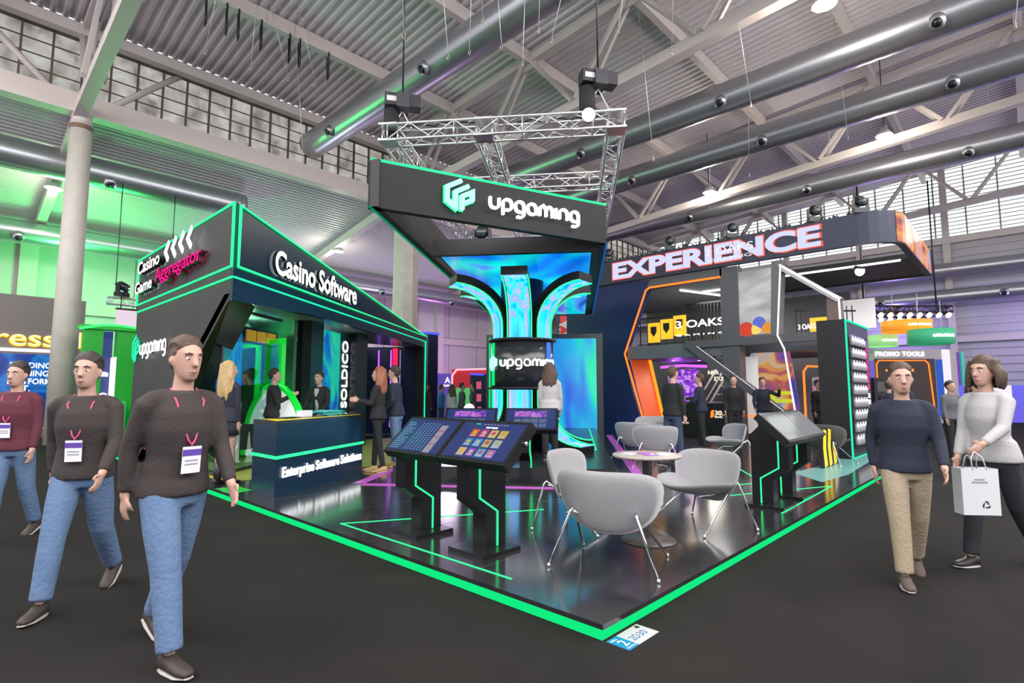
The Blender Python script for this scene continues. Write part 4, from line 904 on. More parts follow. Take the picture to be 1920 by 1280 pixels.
for s, y, z, w, h in (('3 OAKS', 4.75, .36, 1.35, .2), ('GAMING', 4.65, .16, 1.2, .09)):
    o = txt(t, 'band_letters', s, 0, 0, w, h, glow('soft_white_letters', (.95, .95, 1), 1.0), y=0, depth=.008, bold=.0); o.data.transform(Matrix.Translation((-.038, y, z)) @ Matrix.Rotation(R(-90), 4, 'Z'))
mb = MB(); random.seed(11)
for i in range(170):
    y = random.uniform(.8, 9.6); mb.bar((.0+random.uniform(.02, .12), y, BZ-.02), (random.uniform(-.02, .16), y+random.uniform(-.1, .1), BZ+random.uniform(.03, .1)), .02)
o = mb.build('planting_strip', mat('dark_leaves', (.02, .035, .02), .8), t); o['kind'] = 'stuff'
for y, l in ((8.1, 'stage light on the overhead banner above the first letters'), (5.9, 'stage light on the overhead banner above the middle letters'), (4.0, 'stage light on the overhead banner right of the middle'), (1.9, 'stage light on the overhead banner above the last letter'), (.9, 'stage light at the rounded corner of the overhead banner')):
    movinghead(Vector((12.5, y, 5.69)), l, rot=-60)
movinghead(Vector((15.6, 3.6, 4.98)), 'stage light hanging over the white light line of the upper stand', True, rot=-60)
t = thing('glaring_spotlight', 'glaring round spotlight under the overhead banner on the right', 'spotlight', (14.8, 1.45, 4.72), -50)
MB().tube([(0, .14, .12), (0, -.06, 0)], [.08, .14], 14).build('spot_housing', BLACKM, t); MB().tube([(0, -.062, 0), (0, -.08, -.004)], .13, 14).build('lens', glow('spot_glow', (1, .95, .85), 14), t)
MB().tube([(0, .1, .1), (0, .1, .3)], .015).build('bracket', BLACKM, t)
light('SPOT', 'glaring_spot_beam', (14.7, 1.35, 4.68), 450, (1, .96, .9), .12, (R(55), 0, R(120)), 90)
# ---------------------------------------------------------------- slim tower with sample slots
t = thing('sample_tower', 'slim dark tower with green outline and rows of small sample bottles', 'display tower', (9.55, .76, DECKZ), 0)
MB().box(0, 2.1, 0, .5, 0, 2.72).build('tower_body', PANEL, t)
MB().tube([(.02, -.015, .0), (.02, -.015, 2.7), (2.08, -.015, 2.7)], .018, 6).build('outline_light', TEALL, t); MB().tube([(.02, -.015, .01), (2.08, -.015, .01)], .014, 6).build('outline_light', TEALL, t)
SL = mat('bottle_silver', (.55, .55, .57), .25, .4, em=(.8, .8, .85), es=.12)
MB().box(.25, 1.45, -.012, 0, .2, 2.45).build('slot_board', BLACKM, t)
for r_ in range(9):
    MB().box(.25, 1.45, -.1, 0, .25+.245*r_, .262+.245*r_).build('slot_shelf', mat('shelf_brown', (.05, .035, .03), .5), t)
    for c in range(5):
        x = .36+.235*c; MB().lathe([(0, 0), (.045, 0), (.045, .13), (.02, .16), (.02, .19), (0, .19)], (x, -.05, .262+.245*r_), 8).build('sample_bottle', SL, t)
MB().box(1.62, 1.98, -.02, 0, .15, 2.4).build('letter_board', BLACKM, t)
bars(t, 'pink_letters', 7, 1.72, 1.35, .12, .95, glow('pink_letters', (1, .03, .35), 1.2), y=-.02, turn=True); bars(t, 'white_letters', 8, 1.70, .2, .14, 1.1, WHITEL, y=-.02, turn=True)
# ---------------------------------------------------------------- right background
def wallpanel(name, label, cat, px0, px1, py0, py1, Y, m, rot=None, depth=.3, z0=None):
    a, b = at(px0, py1, Y), at(px1, py0, Y)
    w = (Vector((b.x, b.y))-Vector((a.x, a.y))).length; zb = a.z if z0 is None else z0
    t = thing(name, label, cat, (a.x, a.y, zb), math.degrees(math.atan2(b.y-a.y, b.x-a.x)) if rot is None else rot)
    MB().box(0, w, 0, depth, 0, b.z-zb).build('panel', m, t); return t, w, b.z-zb
t, w, h = wallpanel('promo_stand', 'stand with PROMO TOOLS lettering and an orange outlined doorway', 'stand', 1630, 1792, 655, 830, 24.5, mat('promo_white', (.5, .47, .5), .5), z0=0)
txt(t, 'sign_letters', 'PROMO TOOLS', .5, h-.3, 2.2, .2, WHITEL, y=-.03, bold=.03)
MB().box(.45, 3.15, -.03, .0, 0, h-.42).build('doorway', mat('door_brown', (.05, .03, .025), .4), t)
MB().tube([(.5, -.05, .8), (.5, -.05, h-.65), (.62, -.05, h-.5), (2.7, -.05, h-.5), (2.85, -.05, h-.65), (3.0, -.05, .35)], .03, 6).build('orange_outline', ORANGEL, t)
bars(t, 'door_letters', 11, .9, h-1.0, 1.3, .13, glow('orange_letters', (1, .4, .08), 1.2), y=-.04); bars(t, 'door_letters', 5, 1.25, h-1.25, .7, .13, glow('red_letters', (.8, .1, .1), 1), y=-.04)
MB().box(.02, .42, -.02, 0, .3, h-.5).build('lilac_panel', glow('lilac', (.25, .2, .8), .7), t); MB().box(3.2, 3.55, -.02, 0, .3, h-.45).build('blue_panel', glow('blue_lit', (.05, .15, .7), .8), t)
MB().box(3.5, 3.85, -.03, 0, .0, h).build('white_post', glow('white_post', (.95, .9, 1), 1), t)
t, w, h = wallpanel('dark_kiosk', 'dark upright display block in front of the orange doorway', 'display', 1646, 1692, 708, 830, 20, BLACKM, z0=0)
MB().box(.1, w-.1, -.01, 0, h-.5, h-.15).build('dim_screen', mat('dim_screen', (.03, .03, .035), .15, em=(.1, .1, .12), es=.4), t)
t, w, h = wallpanel('side_stand', 'narrow green and purple stand end right of the PROMO TOOLS stand', 'stand', 1790, 1798, 660, 800, 26, mat('purple_end', (.15, .05, .3), .5, em=(.25, .05, .5), es=.4), z0=0)
MB().box(w, w+.15, -.1, .2, 1.2, h).build('green_end', mat('green_end', (.05, .4, .3), .5, em=(.05, .5, .35), es=.4), t)
t, w, h = wallpanel('low_stand', 'low blue and white lit stand at the far right of the hall', 'stand', 1795, 1940, 722, 800, 25, mat('blue_low', (.1, .1, .5), .5, em=(.12, .1, .7), es=.6), z0=0)
MB().box(.6, 2.6, -.02, 0, h*.5, h).build('white_panel', glow('white_post', (.95, .9, 1), 1), t)
def drum(px0, px1, py0, py1, Y, label, col, es, s):
    a, b = at(px0, py1, Y), at(px1, py0, Y); r_ = (a-Vector((b.x, b.y, a.z))).length/2; c = (a+b)/2
    t = thing('drum_sign', label, 'hanging sign', (c.x, c.y, a.z), YAW*57.2958-90); h = b.z-a.z
    MB().lathe([(r_-.03, 0), (r_, 0), (r_, h), (r_-.03, h)], n=40).build('drum_band', mat('drum_'+s, col, .5, em=col, es=es), t)
    f = lambda v: (r_*math.sin(v[0]/r_)*1.01, -r_*math.cos(v[0]/r_)*1.01+v[1], v[2])
    o = bars(t, 'drum_letters', 9, -r_*.55, h*.4, r_*1.1, h*.2, WHITEL, y=0, depth=.01)
    for v in o.data.vertices: v.co = f(v.co)
    for k in (-.6, .6): MB().tube([(r_*k, 0, h), (r_*k, 0, h+1.2)], .012, 5).build('hanger_wire', WHITE, t)
    MB().lathe([(0, h*.5-.01), (r_*.98, h*.5-.01), (r_*.98, h*.5+.01), (0, h*.5+.01)], n=30).build('drum_baffle', mat('drum_'+s, col, .5, em=col, es=es), t)
    return t
drum(1660, 1738, 602, 622, 23, 'orange round drum sign hanging under the light rig', (.9, .33, .03), .7, 'orange')
drum(1709, 1780, 618, 645, 22, 'green round drum sign hanging right of the orange one', (.05, .42, .2), .45, 'green')
drum(1628, 1678, 629, 650, 24, 'pale green round drum sign hanging lowest on the left', (.35, .75, .3), .6, 'lime')
a, b = at(1600, 590, 23), at(1780, 572, 23)
t = thing('light_rig', 'black truss rig of small bright lamps hanging over the drum signs', 'lighting rig', a, math.degrees(math.atan2(b.y-a.y, b.x-a.x)))
wl = (Vector((b.x, b.y))-Vector((a.x, a.y))).length
for p, q in (((0, 0), (wl, 0)), ((.4, 1.6), (wl+.4, 1.6)), ((0, 0), (.4, 1.6)), ((wl, 0), (wl+.4, 1.6)), ((wl/2, 0), (wl/2+.4, 1.6))): boxtruss(MB(), (*p, .25), (*q, .25), .25).build('rig_segment', BLACKM, t)
LG = glow('rig_lamp_glow', (1, .9, .62), 7)
for i in range(20):
    x = wl*(i+.3)/20; y = 0 if i % 2 else 1.5; mb = MB().tube([(x, y-.1, -.02), (x, y, .08)], [.13, .07], 8); o = mb.build('rig_lamp', BLACKM, t); MB().tube([(x, y-.115, -.03), (x, y-.1, -.02)], .125, 8).build('lamp_lens', LG, o)
for x in (.6, wl-.4): MB().tube([(x, .2, .35), (x, .2, 6)], .03, 6).build('rig_chain', BLACKM, t)
# ---------------------------------------------------------------- left background
def ypanel(name, label, cat, px0, px1, z0, z1, Yp, m, depth=.4):     # stand fronts parallel to the side wall
    x0, x1 = onY(px0, 700, Yp).x, onY(px1, 700, Yp).x
    t = thing(name, label, cat, (x0, Yp, z0), 0); MB().box(0, x1-x0, 0, depth, 0, z1-z0).build('panel', m, t); return t, x1-x0, z1-z0
t, w, h = ypanel('yellow_sign_stand', 'stand with yellow neon lettering over a blue video screen', 'stand', -60, 152, 0, 4.35, 20.5, mat('taupe_panel', (.2, .17, .16), .5))
def zat(py, px=60, Yp=20.5): return onY(px, py, Yp).z
def xat(px, Yp=20.5): return onY(px, 700, Yp).x-onY(-60, 700, Yp).x
YEL = glow('yellow_neon', (1, .5, .02), 1.6); YEC = glow('yellow_core', (1, .9, .35), 1.6)
z0, z1 = zat(648), zat(624)
txt(t, 'neon_halo', 'ressPl', xat(-18), z0-.04, xat(148)-xat(-18), (z1-z0)*1.35, YEL, y=-.02, bold=.07); txt(t, 'neon_letters', 'ressPl', xat(-15), z0, xat(146)-xat(-15), (z1-z0)*1.25, YEC, y=-.04, bold=.0)
MB().tube([(.1, -.06, zat(657)), (w-.3, -.06, zat(657))], .05, 6).build('white_light_line', glow('pinkish_white', (1, .85, .8), 1.6), t)
MB().box(.1, w-.4, -.03, 0, zat(800), zat(664)).build('blue_screen', screen('blue_gaming', [(.3, (0, .02, .2)), (.5, (.0, .07, .5)), (.6, (.02, .25, .8)), (.75, (.0, .05, .35))], (1, 1, 1), .75, 1.5, .8, 5), t)
for s, px0, px1, py in (('BUILDING', 17, 94, 690), ('iGAMING', 16, 91, 705), ('PLATFORM', 15, 96, 720), ('ST.', 35, 58, 733)): txt(t, 'screen_letters', s, xat(px0), zat(py), xat(px1)-xat(px0), .17, WHITEL, y=-.035, bold=.02)
MB().box(.1, w-.4, -.06, 0, zat(804), zat(801)).build('green_light_line', GREEN, t)
GW = mat('green_wall', (.02, .32, .03), .5, em=(.0, .5, .03), es=.18)
x0 = onY(152, 700, 15.5).x; x1 = onY(252, 700, 15.5).x
t = thing('green_stand', 'bright green lit stand between the round column and the dark pavilion', 'stand', (x0, 15.5, 0), 0); w = x1-x0
hz = onY(200, 618, 15.5).z
MB().box(0, w*.36, 0, .3, 0, hz).build('green_pier', GW, t); MB().box(w*.62, w+.6, 0, .3, 0, hz).build('green_pier', GW, t)
MB().box(-.1, w+.6, -.1, .4, hz, hz+.1).build('canopy', GW, t)
MB().tube([(-.12, -.12, hz-.02), (w*.3, -.14, hz+.1), (w*.6, -.14, hz+.12), (w+.3, -.14, hz+.06)], .03, 6).build('canopy_light', glow('bright_green_led', (.05, 1, .15), 2), t)
MB().box(w*.36, w*.62, .5, .55, 0, hz).build('inner_screen', mat('inner_blue', (.02, .03, .1), .4, em=(.05, .08, .35), es=.5), t)
for k in range(3): bars(t, 'inner_letters', 4, w*.42, hz-1.2-.55*k, w*.16, .12, WHITEL, y=.49)
MB().box(w*.6, w*.63, -.02, .5, .4, hz-.7).build('white_light_line', glow('pinkish_white', (1, .85, .8), 1.6), t)
MB().box(-.2, w, -1.2, 0, 0, .12).build('stand_floor', mat('lime_floor', (.35, .38, .06), .4), t)
MB().box(w*.35, w*.75, -.7, -.2, .12, 1.15).build('green_counter', mat('green_counter', (.05, .5, .12), .4, em=(.02, .6, .15), es=.25), t)
MB().tube([(-.2, -1.21, .1), (w, -1.21, .1)], .02, 6).build('floor_light_line', GREEN, t)
a = at(217, 613, 15.8); t = thing('hanging_screen', 'pale blank square screen hanging beside the pavilion', 'screen', a, 0); b = at(253, 580, 15.8)
MB().box(0, .62, 0, .08, 0, b.z-a.z).build('screen_panel', glow('pale_pink_screen', (.85, .7, .82), 1), t); MB().box(-.02, .64, .01, .1, b.z-a.z, b.z-a.z+.06).build('screen_cap', PANEL, t)
for x in (.1, .5): MB().tube([(x, .05, b.z-a.z), (x, .05, b.z-a.z+.5)], .015).build('hanger', BLACKM, t)
a = at(200, 562, 15.8); t = thing('small_truss', 'short aluminium truss carrying the pale hanging screen', 'truss', a, 0); boxtruss(MB(), (0, 0, 0), (2.2, 0, 0), .2, .25).build('truss_segment', ALU, t)
for x in (.2, 1.6): MB().tube([(x, 0, .1), (x, 0, 3.6)], .012, 5).build('hanger_wire', BLACKM, t)
movinghead(at(228, 556, 15.8), 'small stage light on the short truss beside the pavilion', True, 40)
# middle background beyond the pavilion
t = thing('navy_tower', 'dark blue tower topped by a blue light behind the pavilion end', 'tower', at(800, 850, 19.5)*1, 0); t.location.z = 0
MB().box(0, .45, 0, .5, 0, 3.55).build('panel', NAVY, t); MB().tube([(-.3, -.02, 3.5), (.5, -.02, 3.5)], .035, 6).build('blue_light', BLUEL, t)
t, w, h = wallpanel('summit_panel', 'purple exhibition panel with a white emblem behind the crowd', 'panel', 808, 846, 700, 800, 23, mat('purple_panel', (.1, .06, .4), .5, em=(.12, .07, .5), es=.45), z0=0)
txt(t, 'panel_letters', 'SUMMIT', .5, h-.55, .35, .08, WHITEL, y=-.01); txt(t, 'panel_emblem', 'A', .56, h-.4, .22, .25, WHITEL, y=-.01)
t, w, h = wallpanel('red_stand', 'red stand with a pink neon outline behind the crowd', 'stand', 846, 925, 692, 800, 22, mat('red_panel', (.5, .02, .03), .5, em=(.7, .01, .03), es=.3), z0=0)
MB().tube([(.02, -.03, .2), (.02, -.03, h-.25), (.2, -.03, h-.02), (w, -.03, h+.02)], .04, 6).build('pink_outline', glow('pink_neon', (1, .35, .45), 1.8), t)
MB().box(.75, w, -.06, 0, 0, h-.2).build('dark_door', NAVY, t); MB().tube([(.75, -.08, h-.2), (1.3, -.08, h-.22)], .035, 6).build('blue_light', BLUEL, t)
MB().box(.15, .75, -.05, 0, .6, h-.75).build('green_panel', mat('green_lit', (.1, .5, .15), .5, em=(.1, .6, .2), es=.4), t)
for k in range(3): MB().box(1.0, 1.2, -.08, -.06, h-.8-.5*k, h-.5-.5*k).build('pink_poster', glow('pink_poster', (.8, .15, .25), .7), t)
t, w, h = wallpanel('arrow_stand', 'red and white chevron tower top seen above the video wall', 'tower', 1052, 1082, 592, 700, 27, mat('red_panel2', (.55, .04, .04), .5, em=(.7, .02, .02), es=.3), z0=0)
for k in range(2): MB().ribbon([(w*.6, h-.25-.55*k), (w*.2, h-.45-.55*k), (w*.6, h-.65-.55*k)], .22, -.02, 0).build('white_chevron', WHITE, t)
t, w, h = wallpanel('purple_canopy_stand', 'purple stand with white light lines beside the red chevron tower', 'stand', 1082, 1120, 596, 700, 26, mat('indigo_panel', (.12, .1, .3), .5, em=(.15, .1, .4), es=.3), z0=0)
for k in range(2): MB().tube([(.1, -.03, h-.2-.25*k), (w, -.03, h-.25-.3*k)], .03, 6).build('white_light_line', WHITEL, t)
t = thing('glinting_spotlight', 'bright starry spotlight just behind the betting table kiosk', 'spotlight', we(-1.7, 8.6, .285), WROT)
MB().box(-.12, .12, -.12, .12, 0, .03).build('foot_plate', BLACKM, t); MB().tube([(0, 0, .03), (0, 0, .8)], .015).build('stand_pole', BLACKM, t)
MB().tube([(0, .08, .86), (0, -.06, .83)], [.05, .09], 12).build('spot_housing', BLACKM, t); MB().tube([(0, -.061, .83), (0, -.07, .828)], .085, 12).build('lens', glow('spot_glow', (1, .95, .85), 14), t)
# ---------------------------------------------------------------- people
SKIN = mat('skin', (.50, .30, .225), .6); SKIN2 = mat('skin_tan', (.42, .25, .18), .55)
def cloth(name, c): return mat('cloth_'+name, c, .85, bump=(60, .25))
def remesh(o, vox, it=3):
    m = o.modifiers.new('blend', 'REMESH'); m.mode = 'VOXEL'; m.voxel_size = vox; m.use_smooth_shade = True
    s = o.modifiers.new('soften', 'SMOOTH'); s.iterations = it; s.factor = .5
def person(loc, b, h, label, top, bottom, shoe, hair, hairlen=0, fem=0, lean=2, legs=((4, 2), (-4, 4)), arms=((3, 6, 12), (3, 6, 12)), skirt=None, boots=0, vox=.011, skin=None, shirt=None, eyes=True, group=None, turn=0, vest=None, loose=1.0):
    """legs: (thigh, knee) per side; arms: (forward, outward, elbow) per side; angles in degrees, local -y is the front"""
    k = h/1.75; skin = skin or SKIN
    t = thing('person', label, 'person', loc, bear(b), group); t.scale = (k, k, k)
    hw = .085; sw = .155 if fem else .178
    def pd(a): return Vector((0, -math.sin(R(a)), -math.cos(R(a))))
    J = []
    for s, (th, kn) in zip((-1, 1), legs):
        hip = Vector((s*hw, 0, .92)); knee = hip+pd(th)*.43; ank = knee+pd(th-kn)*.41; J.append((hip, knee, ank, th-kn))
    dz = .085-min(j[2].z for j in J); J = [(a+Vector((0, 0, dz)), b_+Vector((0, 0, dz)), c+Vector((0, 0, dz)), q) for a, b_, c, q in J]
    piv = Vector((0, 0, .95+dz)); LM = Matrix.Translation(piv) @ Matrix.Rotation(R(lean), 4, 'X') @ Matrix.Translation(-Vector((0, 0, .95)))
    HM = LM @ Matrix.Translation((0, 0, 1.52)) @ Matrix.Rotation(R(turn), 4, 'Z') @ Matrix.Translation((0, 0, -1.52))
    A = []
    for s, (fw, ou, el) in zip((-1, 1), arms):
        sh = Vector((s*sw, .005, 1.41)); co = math.cos(R(ou))
        d1 = Vector((s*math.sin(R(ou)), -math.sin(R(fw))*co, -math.cos(R(fw))*co)); d2 = Vector((s*math.sin(R(ou))*.4-s*math.sin(R(el))*.25, -math.sin(R(fw+el)), -math.cos(R(fw+el)))).normalized()
        e = sh+d1*.28; w = e+d2*.245; A.append((LM @ sh, LM @ e, LM @ w, (LM.to_3x3() @ d2).normalized(), s))
    wa = .118 if fem else .14; hp = .168 if fem else .16
    def torso(mb, g, z0=.86, z1=1.5):
        R0 = [(.80, hp*.8, .1, .01), (.9, hp, .115, .012), (.98, hp*.97, .108, .005), (1.1, wa, .095, 0), (1.25, wa+.02, .112 if not fem else .118, -.008), (1.35, sw-.03, .105, -.002), (1.42, sw-.065, .08, .008), (1.465, .08, .064, .008), (1.5, .057, .057, .006)]
        rr = [(LM @ Vector((0, y, z)), (rx+g, 0, 0), LM.to_3x3() @ Vector((0, ry+g, 0))) for z, rx, ry, y in R0 if z0 <= z <= z1]; mb.loft(rr, 20)
    # body
    mb = MB(); torso(mb, -.022, .9)
    mb.tube([LM @ Vector((0, .012, 1.44)), LM @ Vector((0, .0, 1.57))], [.056, .05], 12)
    hd = [(1.522, .03, .035, -.045), (1.545, .05, .062, -.024), (1.59, .064, .084, -.008), (1.64, .072, .095, 0), (1.69, .073, .096, .005), (1.73, .056, .075, .01), (1.752, .024, .034, .012)]
    mb.loft([(HM @ Vector((0, y, z)), HM.to_3x3() @ Vector((rx, 0, 0)), HM.to_3x3() @ Vector((0, ry, 0))) for z, rx, ry, y in hd], 18)
    mb.tube([HM @ Vector((0, -.092, 1.66)), HM @ Vector((0, -.113, 1.612)), HM @ Vector((0, -.085, 1.602))], [.009, .015, .012], 8)
    for x in (-.012, .012): mb.tube([HM @ Vector((-.022, -.083, 1.572+x*.5)), HM @ Vector((0, -.093, 1.572+x*.6)), HM @ Vector((.022, -.083, 1.572+x*.5))], [.006, .009, .006], 6)
    mb.tube([HM @ Vector((-.05, -.082, 1.675)), HM @ Vector((0, -.093, 1.672)), HM @ Vector((.05, -.082, 1.675))], .009, 6)
    for s in (-1, 1): mb.tube([HM @ Vector((s*.07, .0, 1.6)), HM @ Vector((s*.082, .01, 1.63)), HM @ Vector((s*.074, .005, 1.655))], [.008, .013, .008], 6)
    for hip, knee, ank, q in J:
        kb = 1 if skirt else .72; mb.tube([hip+Vector((0, 0, .03)), hip, (hip+knee)/2, knee, knee+(ank-knee)*.3, ank, ank+Vector((0, 0, -.03))], [q_*kb for q_ in (.08, .085, .072, .054, .056, .038, .036)], 12)
    for sh, e, w, d, s in A:
        mb.tube([sh, (sh+e)/2, e, e+(w-e)*.35, w, w+d*.02], [.036, .034, .032, .034, .027, .026], 10)
        x = Vector((1, 0, 0)); f = (d.cross(x)).normalized()              # across the palm
        mb.loft([(w+d*q_, f*a_, x*b_) for q_, a_, b_ in ((0, .026, .02), (.03, .036, .016), (.075, .042, .015), (.095, .04, .013))], 10)
        for i, L_ in enumerate((.062, .074, .07, .054)):
            r0 = w+d*.088+f*(.03-.02*i); c1 = r0+d*(L_*.5)-x*(s*.006); c2 = c1+(d*.8-x*(s*.55)).normalized()*(L_*.3); c3 = c2+(d*.4-x*(s*.9)).normalized()*(L_*.25); mb.tube([r0, c1, c2, c3], [.0095, .009, .008, .007], 6)
        r0 = w+d*.028+f*.03; mb.tube([r0, r0+(d*.6+f*.8).normalized()*.035, r0+(d*.9+f*.45-x*(s*.3)).normalized()*.068], [.012, .0105, .008], 6)
    o = mb.build('body', skin, t); remesh(o, vox)
    if eyes:
        for s in (-1, 1):
            e = MB().ball(tuple(HM @ Vector((s*.03, -.0765, 1.645))), .012, 8).build('eye', mat('eye_white', (.7, .7, .68), .2), t)
            MB().ball(tuple(HM @ Vector((s*.03, -.0868, 1.645))), .0052, 6).build('iris', mat('iris_brown', (.05, .03, .02), .2), e)
        for s in (-1, 1): MB().tube([HM @ Vector((s*.048, -.078, 1.668)), HM @ Vector((s*.034, -.093, 1.676)), HM @ Vector((s*.016, -.097, 1.671))], [.003, .0055, .004], 6).build('eyebrow', hair, t)
        MB().tube([HM @ Vector((-.021, -.087, 1.572)), HM @ Vector((0, -.1, 1.571)), HM @ Vector((.021, -.087, 1.572))], [.003, .0055, .003], 6).build('lips', mat('lip_tone', (.36, .15, .13), .5), t)
    # clothes
    cv = max(vox, .012)
    mb = MB(); torso(mb, .018, .97, 1.47)
    mb.loft([(LM @ Vector((0, .01, z)), (r_, 0, 0), LM.to_3x3() @ Vector((0, q_, 0))) for z, r_, q_ in ((.885, hp+.034, .146), (.94, hp+.03, .142), (1.0, hp+.016, .128), (1.06, hp*.5+wa*.5+.022, .12))], 20)
    for sh, e, w, d, s in A: mb.tube([sh-Vector((s*.10, 0, -.035)), sh-Vector((s*.03, 0, -.005)), sh+(e-sh)*.12, (sh+e)/2, e, e+(w-e)*.4, w-d*.01], [.035, .052, .058, .053, .048, .046, .037], 12)
    o = mb.build('jacket' if top[1] else 'shirt', top[0], t); remesh(o, cv, 7)
    if shirt:
        mb = MB().loft([(LM @ Vector((0, -.088, z)), LM.to_3x3() @ Vector((r_, 0, 0)), LM.to_3x3() @ Vector((0, .046, 0))) for z, r_ in ((1.02, .035), (1.2, .05), (1.36, .06), (1.44, .045))], 10); mb.build('shirt_front', shirt, t)
    if vest:
        mb = MB(); torso(mb, .03, .86, 1.44); mb.build('vest', vest, t)
    if skirt:
        mb = MB(); zz = dz
        mb.loft([((0, .005, z+zz), (r_, 0, 0), (0, q_, 0)) for z, r_, q_ in ((.70, .19, .15), (.8, .188, .145), (.92, hp+.014, .13), (1.02, wa+.03, .11))], 22); mb.build('skirt', skirt, t)
    else:
        mb = MB()
        mb.loft([((0, .008, z+dz), (r_, 0, 0), (0, q_, 0)) for z, r_, q_ in ((.82, hp*.86, .105), (.9, hp+.012, .125), (1.0, hp+.004, .115))], 20)
        for hip, knee, ank, q in J:
            g = loose; mb.tube([hip+Vector((0, 0, .04)), hip, (hip+knee)/2, knee, knee+(ank-knee)*.3, knee+(ank-knee)*.7, ank+(knee-ank)*.03], [.09, .096, .083*g, .068*g, .066*g, .060*g, .058*g], 14)
        o = mb.build('trousers', bottom, t); remesh(o, cv, 7)
    for hip, knee, ank, q in J:
        M = Matrix.Translation(ank) @ Matrix.Rotation(R(-q*.7 if q < 0 else -q*.3), 4, 'X')
        rings = [((0, y, z), (w_, 0, 0), (0, 0, q_)) for y, z, w_, q_ in ((.072, -.045, .02, .03), (.06, -.04, .034, .043), (.0, -.035, .04, .05), (-.07, -.052, .043, .032), (-.13, -.058, .044, .026), (-.18, -.062, .033, .02), (-.195, -.064, .015, .012))]
        mb = MB().loft([(M @ Vector(c), M.to_3x3() @ Vector(a), M.to_3x3() @ Vector(c2)) for c, a, c2 in rings], 12)
        if boots: mb.tube([ank+(knee-ank)*.0-Vector((0, 0, .03)), ank+(knee-ank)*.2, ank+(knee-ank)*(boots/.41)], [.052, .054, .06], 14)
        o = mb.build('boot' if boots else 'shoe', shoe, t)
        sole = [((0, .07, -.083), (.03, 0, 0), (0, 0, .008)), ((0, .0, -.083), (.042, 0, 0), (0, 0, .01)), ((0, -.12, -.083), (.047, 0, 0), (0, 0, .009)), ((0, -.195, -.08), (.02, 0, 0), (0, 0, .006))]
        MB().loft([(M @ Vector(c), M.to_3x3() @ Vector(a), M.to_3x3() @ Vector(c2)) for c, a, c2 in sole], 10).build('sole', BLACKM if boots else mat('sole_pale', (.45, .42, .38), .7), o)
    # hair
    mb = MB()
    n0 = Vector((0, .72, .69)); n1 = Vector((0, -.69, .72)); hc = Vector((0, .010, 1.655)); rd = (.079, .102, .117)
    rings = []
    for i in range(8):
        q_ = R(4+(106 if hairlen else 96)*i/7); cc, ss = n0*math.cos(q_), math.sin(q_)
        sc = lambda v: Vector((v.x*rd[0], v.y*rd[1], v.z*rd[2]))
        rings.append((HM @ (hc+sc(cc)), HM.to_3x3() @ sc(Vector((1, 0, 0))*ss), HM.to_3x3() @ sc(n1*ss)))
    mb.loft(rings, 18)
    rl = random.Random(int(h*1000)+len(label))
    ell = lambda v, g=1.0: HM @ (hc+Vector((v.x*rd[0]*g, v.y*rd[1]*g, v.z*rd[2]*g)))
    for i in range(-7, 8):                          # locks swept back from the hairline
        x_ = i/7*1.25; q0 = 52+rl.uniform(-9, 7)-abs(i)*.8; q1 = 196+rl.uniform(-8, 8)-(30 if abs(i) > 5 else 0); pts = []
        for k_ in range(7):
            q_ = R(q0+(q1-q0)*k_/6); pts.append(ell(Vector((x_, -math.cos(q_), math.sin(q_))).normalized(), 1.02+rl.uniform(-.012, .018)+.03*math.sin(math.pi*k_/6)))
        mb.tube(pts, [.006, .012, .014, .015, .015, .013, .006], 6)
    if hairlen:
        for j in range(-5, 6):
            f_ = R(j*21); L_ = hairlen*rl.uniform(.88, 1.05)*(1 if abs(j) < 4 else .8); w_ = rl.uniform(0, 6)
            pts = [HM @ Vector((math.sin(f_)*(.086+.03*min(1, max(0, q_-.12)*3))+.008*math.sin(w_+q_*9), math.cos(f_)*(.098+.02*q_)*(1 if abs(j) < 4 else .6)+.012, 1.72-q_*(L_+.12)-(.0 if q_ else -.02))) for q_ in (0, .12, .28, .45, .62, .8, .93, 1)]
            mb.tube(pts, [.018, .026, .03, .032, .031, .028, .02, .007], 8)
    o = mb.build('hair', hair, t); remesh(o, max(.009, vox*.8), 4)
    t['_lm'] = 0; del t['_lm']
    return t, k, LM, A
HB = mat('blonde_hair', (.52, .36, .16), .5, noise=(40, (.34, .22, .09), .3)); HR = mat('red_hair', (.30, .10, .035), .5, noise=(40, (.2, .07, .03), .3))
HD = mat('dark_hair', (.02, .014, .011), .5, noise=(90, (.05, .036, .028), .2), bump=(120, .5)); HBR = mat('brown_hair', (.055, .031, .019), .55, noise=(90, (.11, .066, .042), .2), bump=(120, .5))
NVY = cloth('navy', (.014, .018, .035)); BLK = cloth('black', (.012, .012, .013)); JNS = mat('denim', (.085, .15, .27), .9, noise=(9, (.13, .2, .32), .3), bump=(40, .4)); JND = cloth('dark_denim', (.03, .05, .09))
GRY = cloth('grey', (.12, .12, .13)); WHT = cloth('white', (.42, .41, .41)); BEI = mat('beige_twill', (.29, .23, .15), .9, noise=(7, (.36, .29, .2), .3), bump=(40, .4)); MAR = cloth('maroon', (.1, .02, .035)); BRN = cloth('brown', (.04, .03, .028)); BLU = cloth('blue', (.02, .16, .4))
LEA = mat('dark_leather', (.02, .017, .016), .4); TAN = mat('tan_suede', (.5, .32, .12), .8); BRL = mat('brown_leather', (.04, .028, .022), .6); SNK = mat('brown_sneaker', (.09, .06, .05), .8)
PIN = mat('pinstripe', (.012, .014, .028), .8)
def onfloor(px, py, z=DECKZ): p = gz(px, py, z); return (p.x, p.y, z)
def pc(px, Y, z=0.0): p = campt((px-960)*Y/1019, Y); return (p.x, p.y, z)
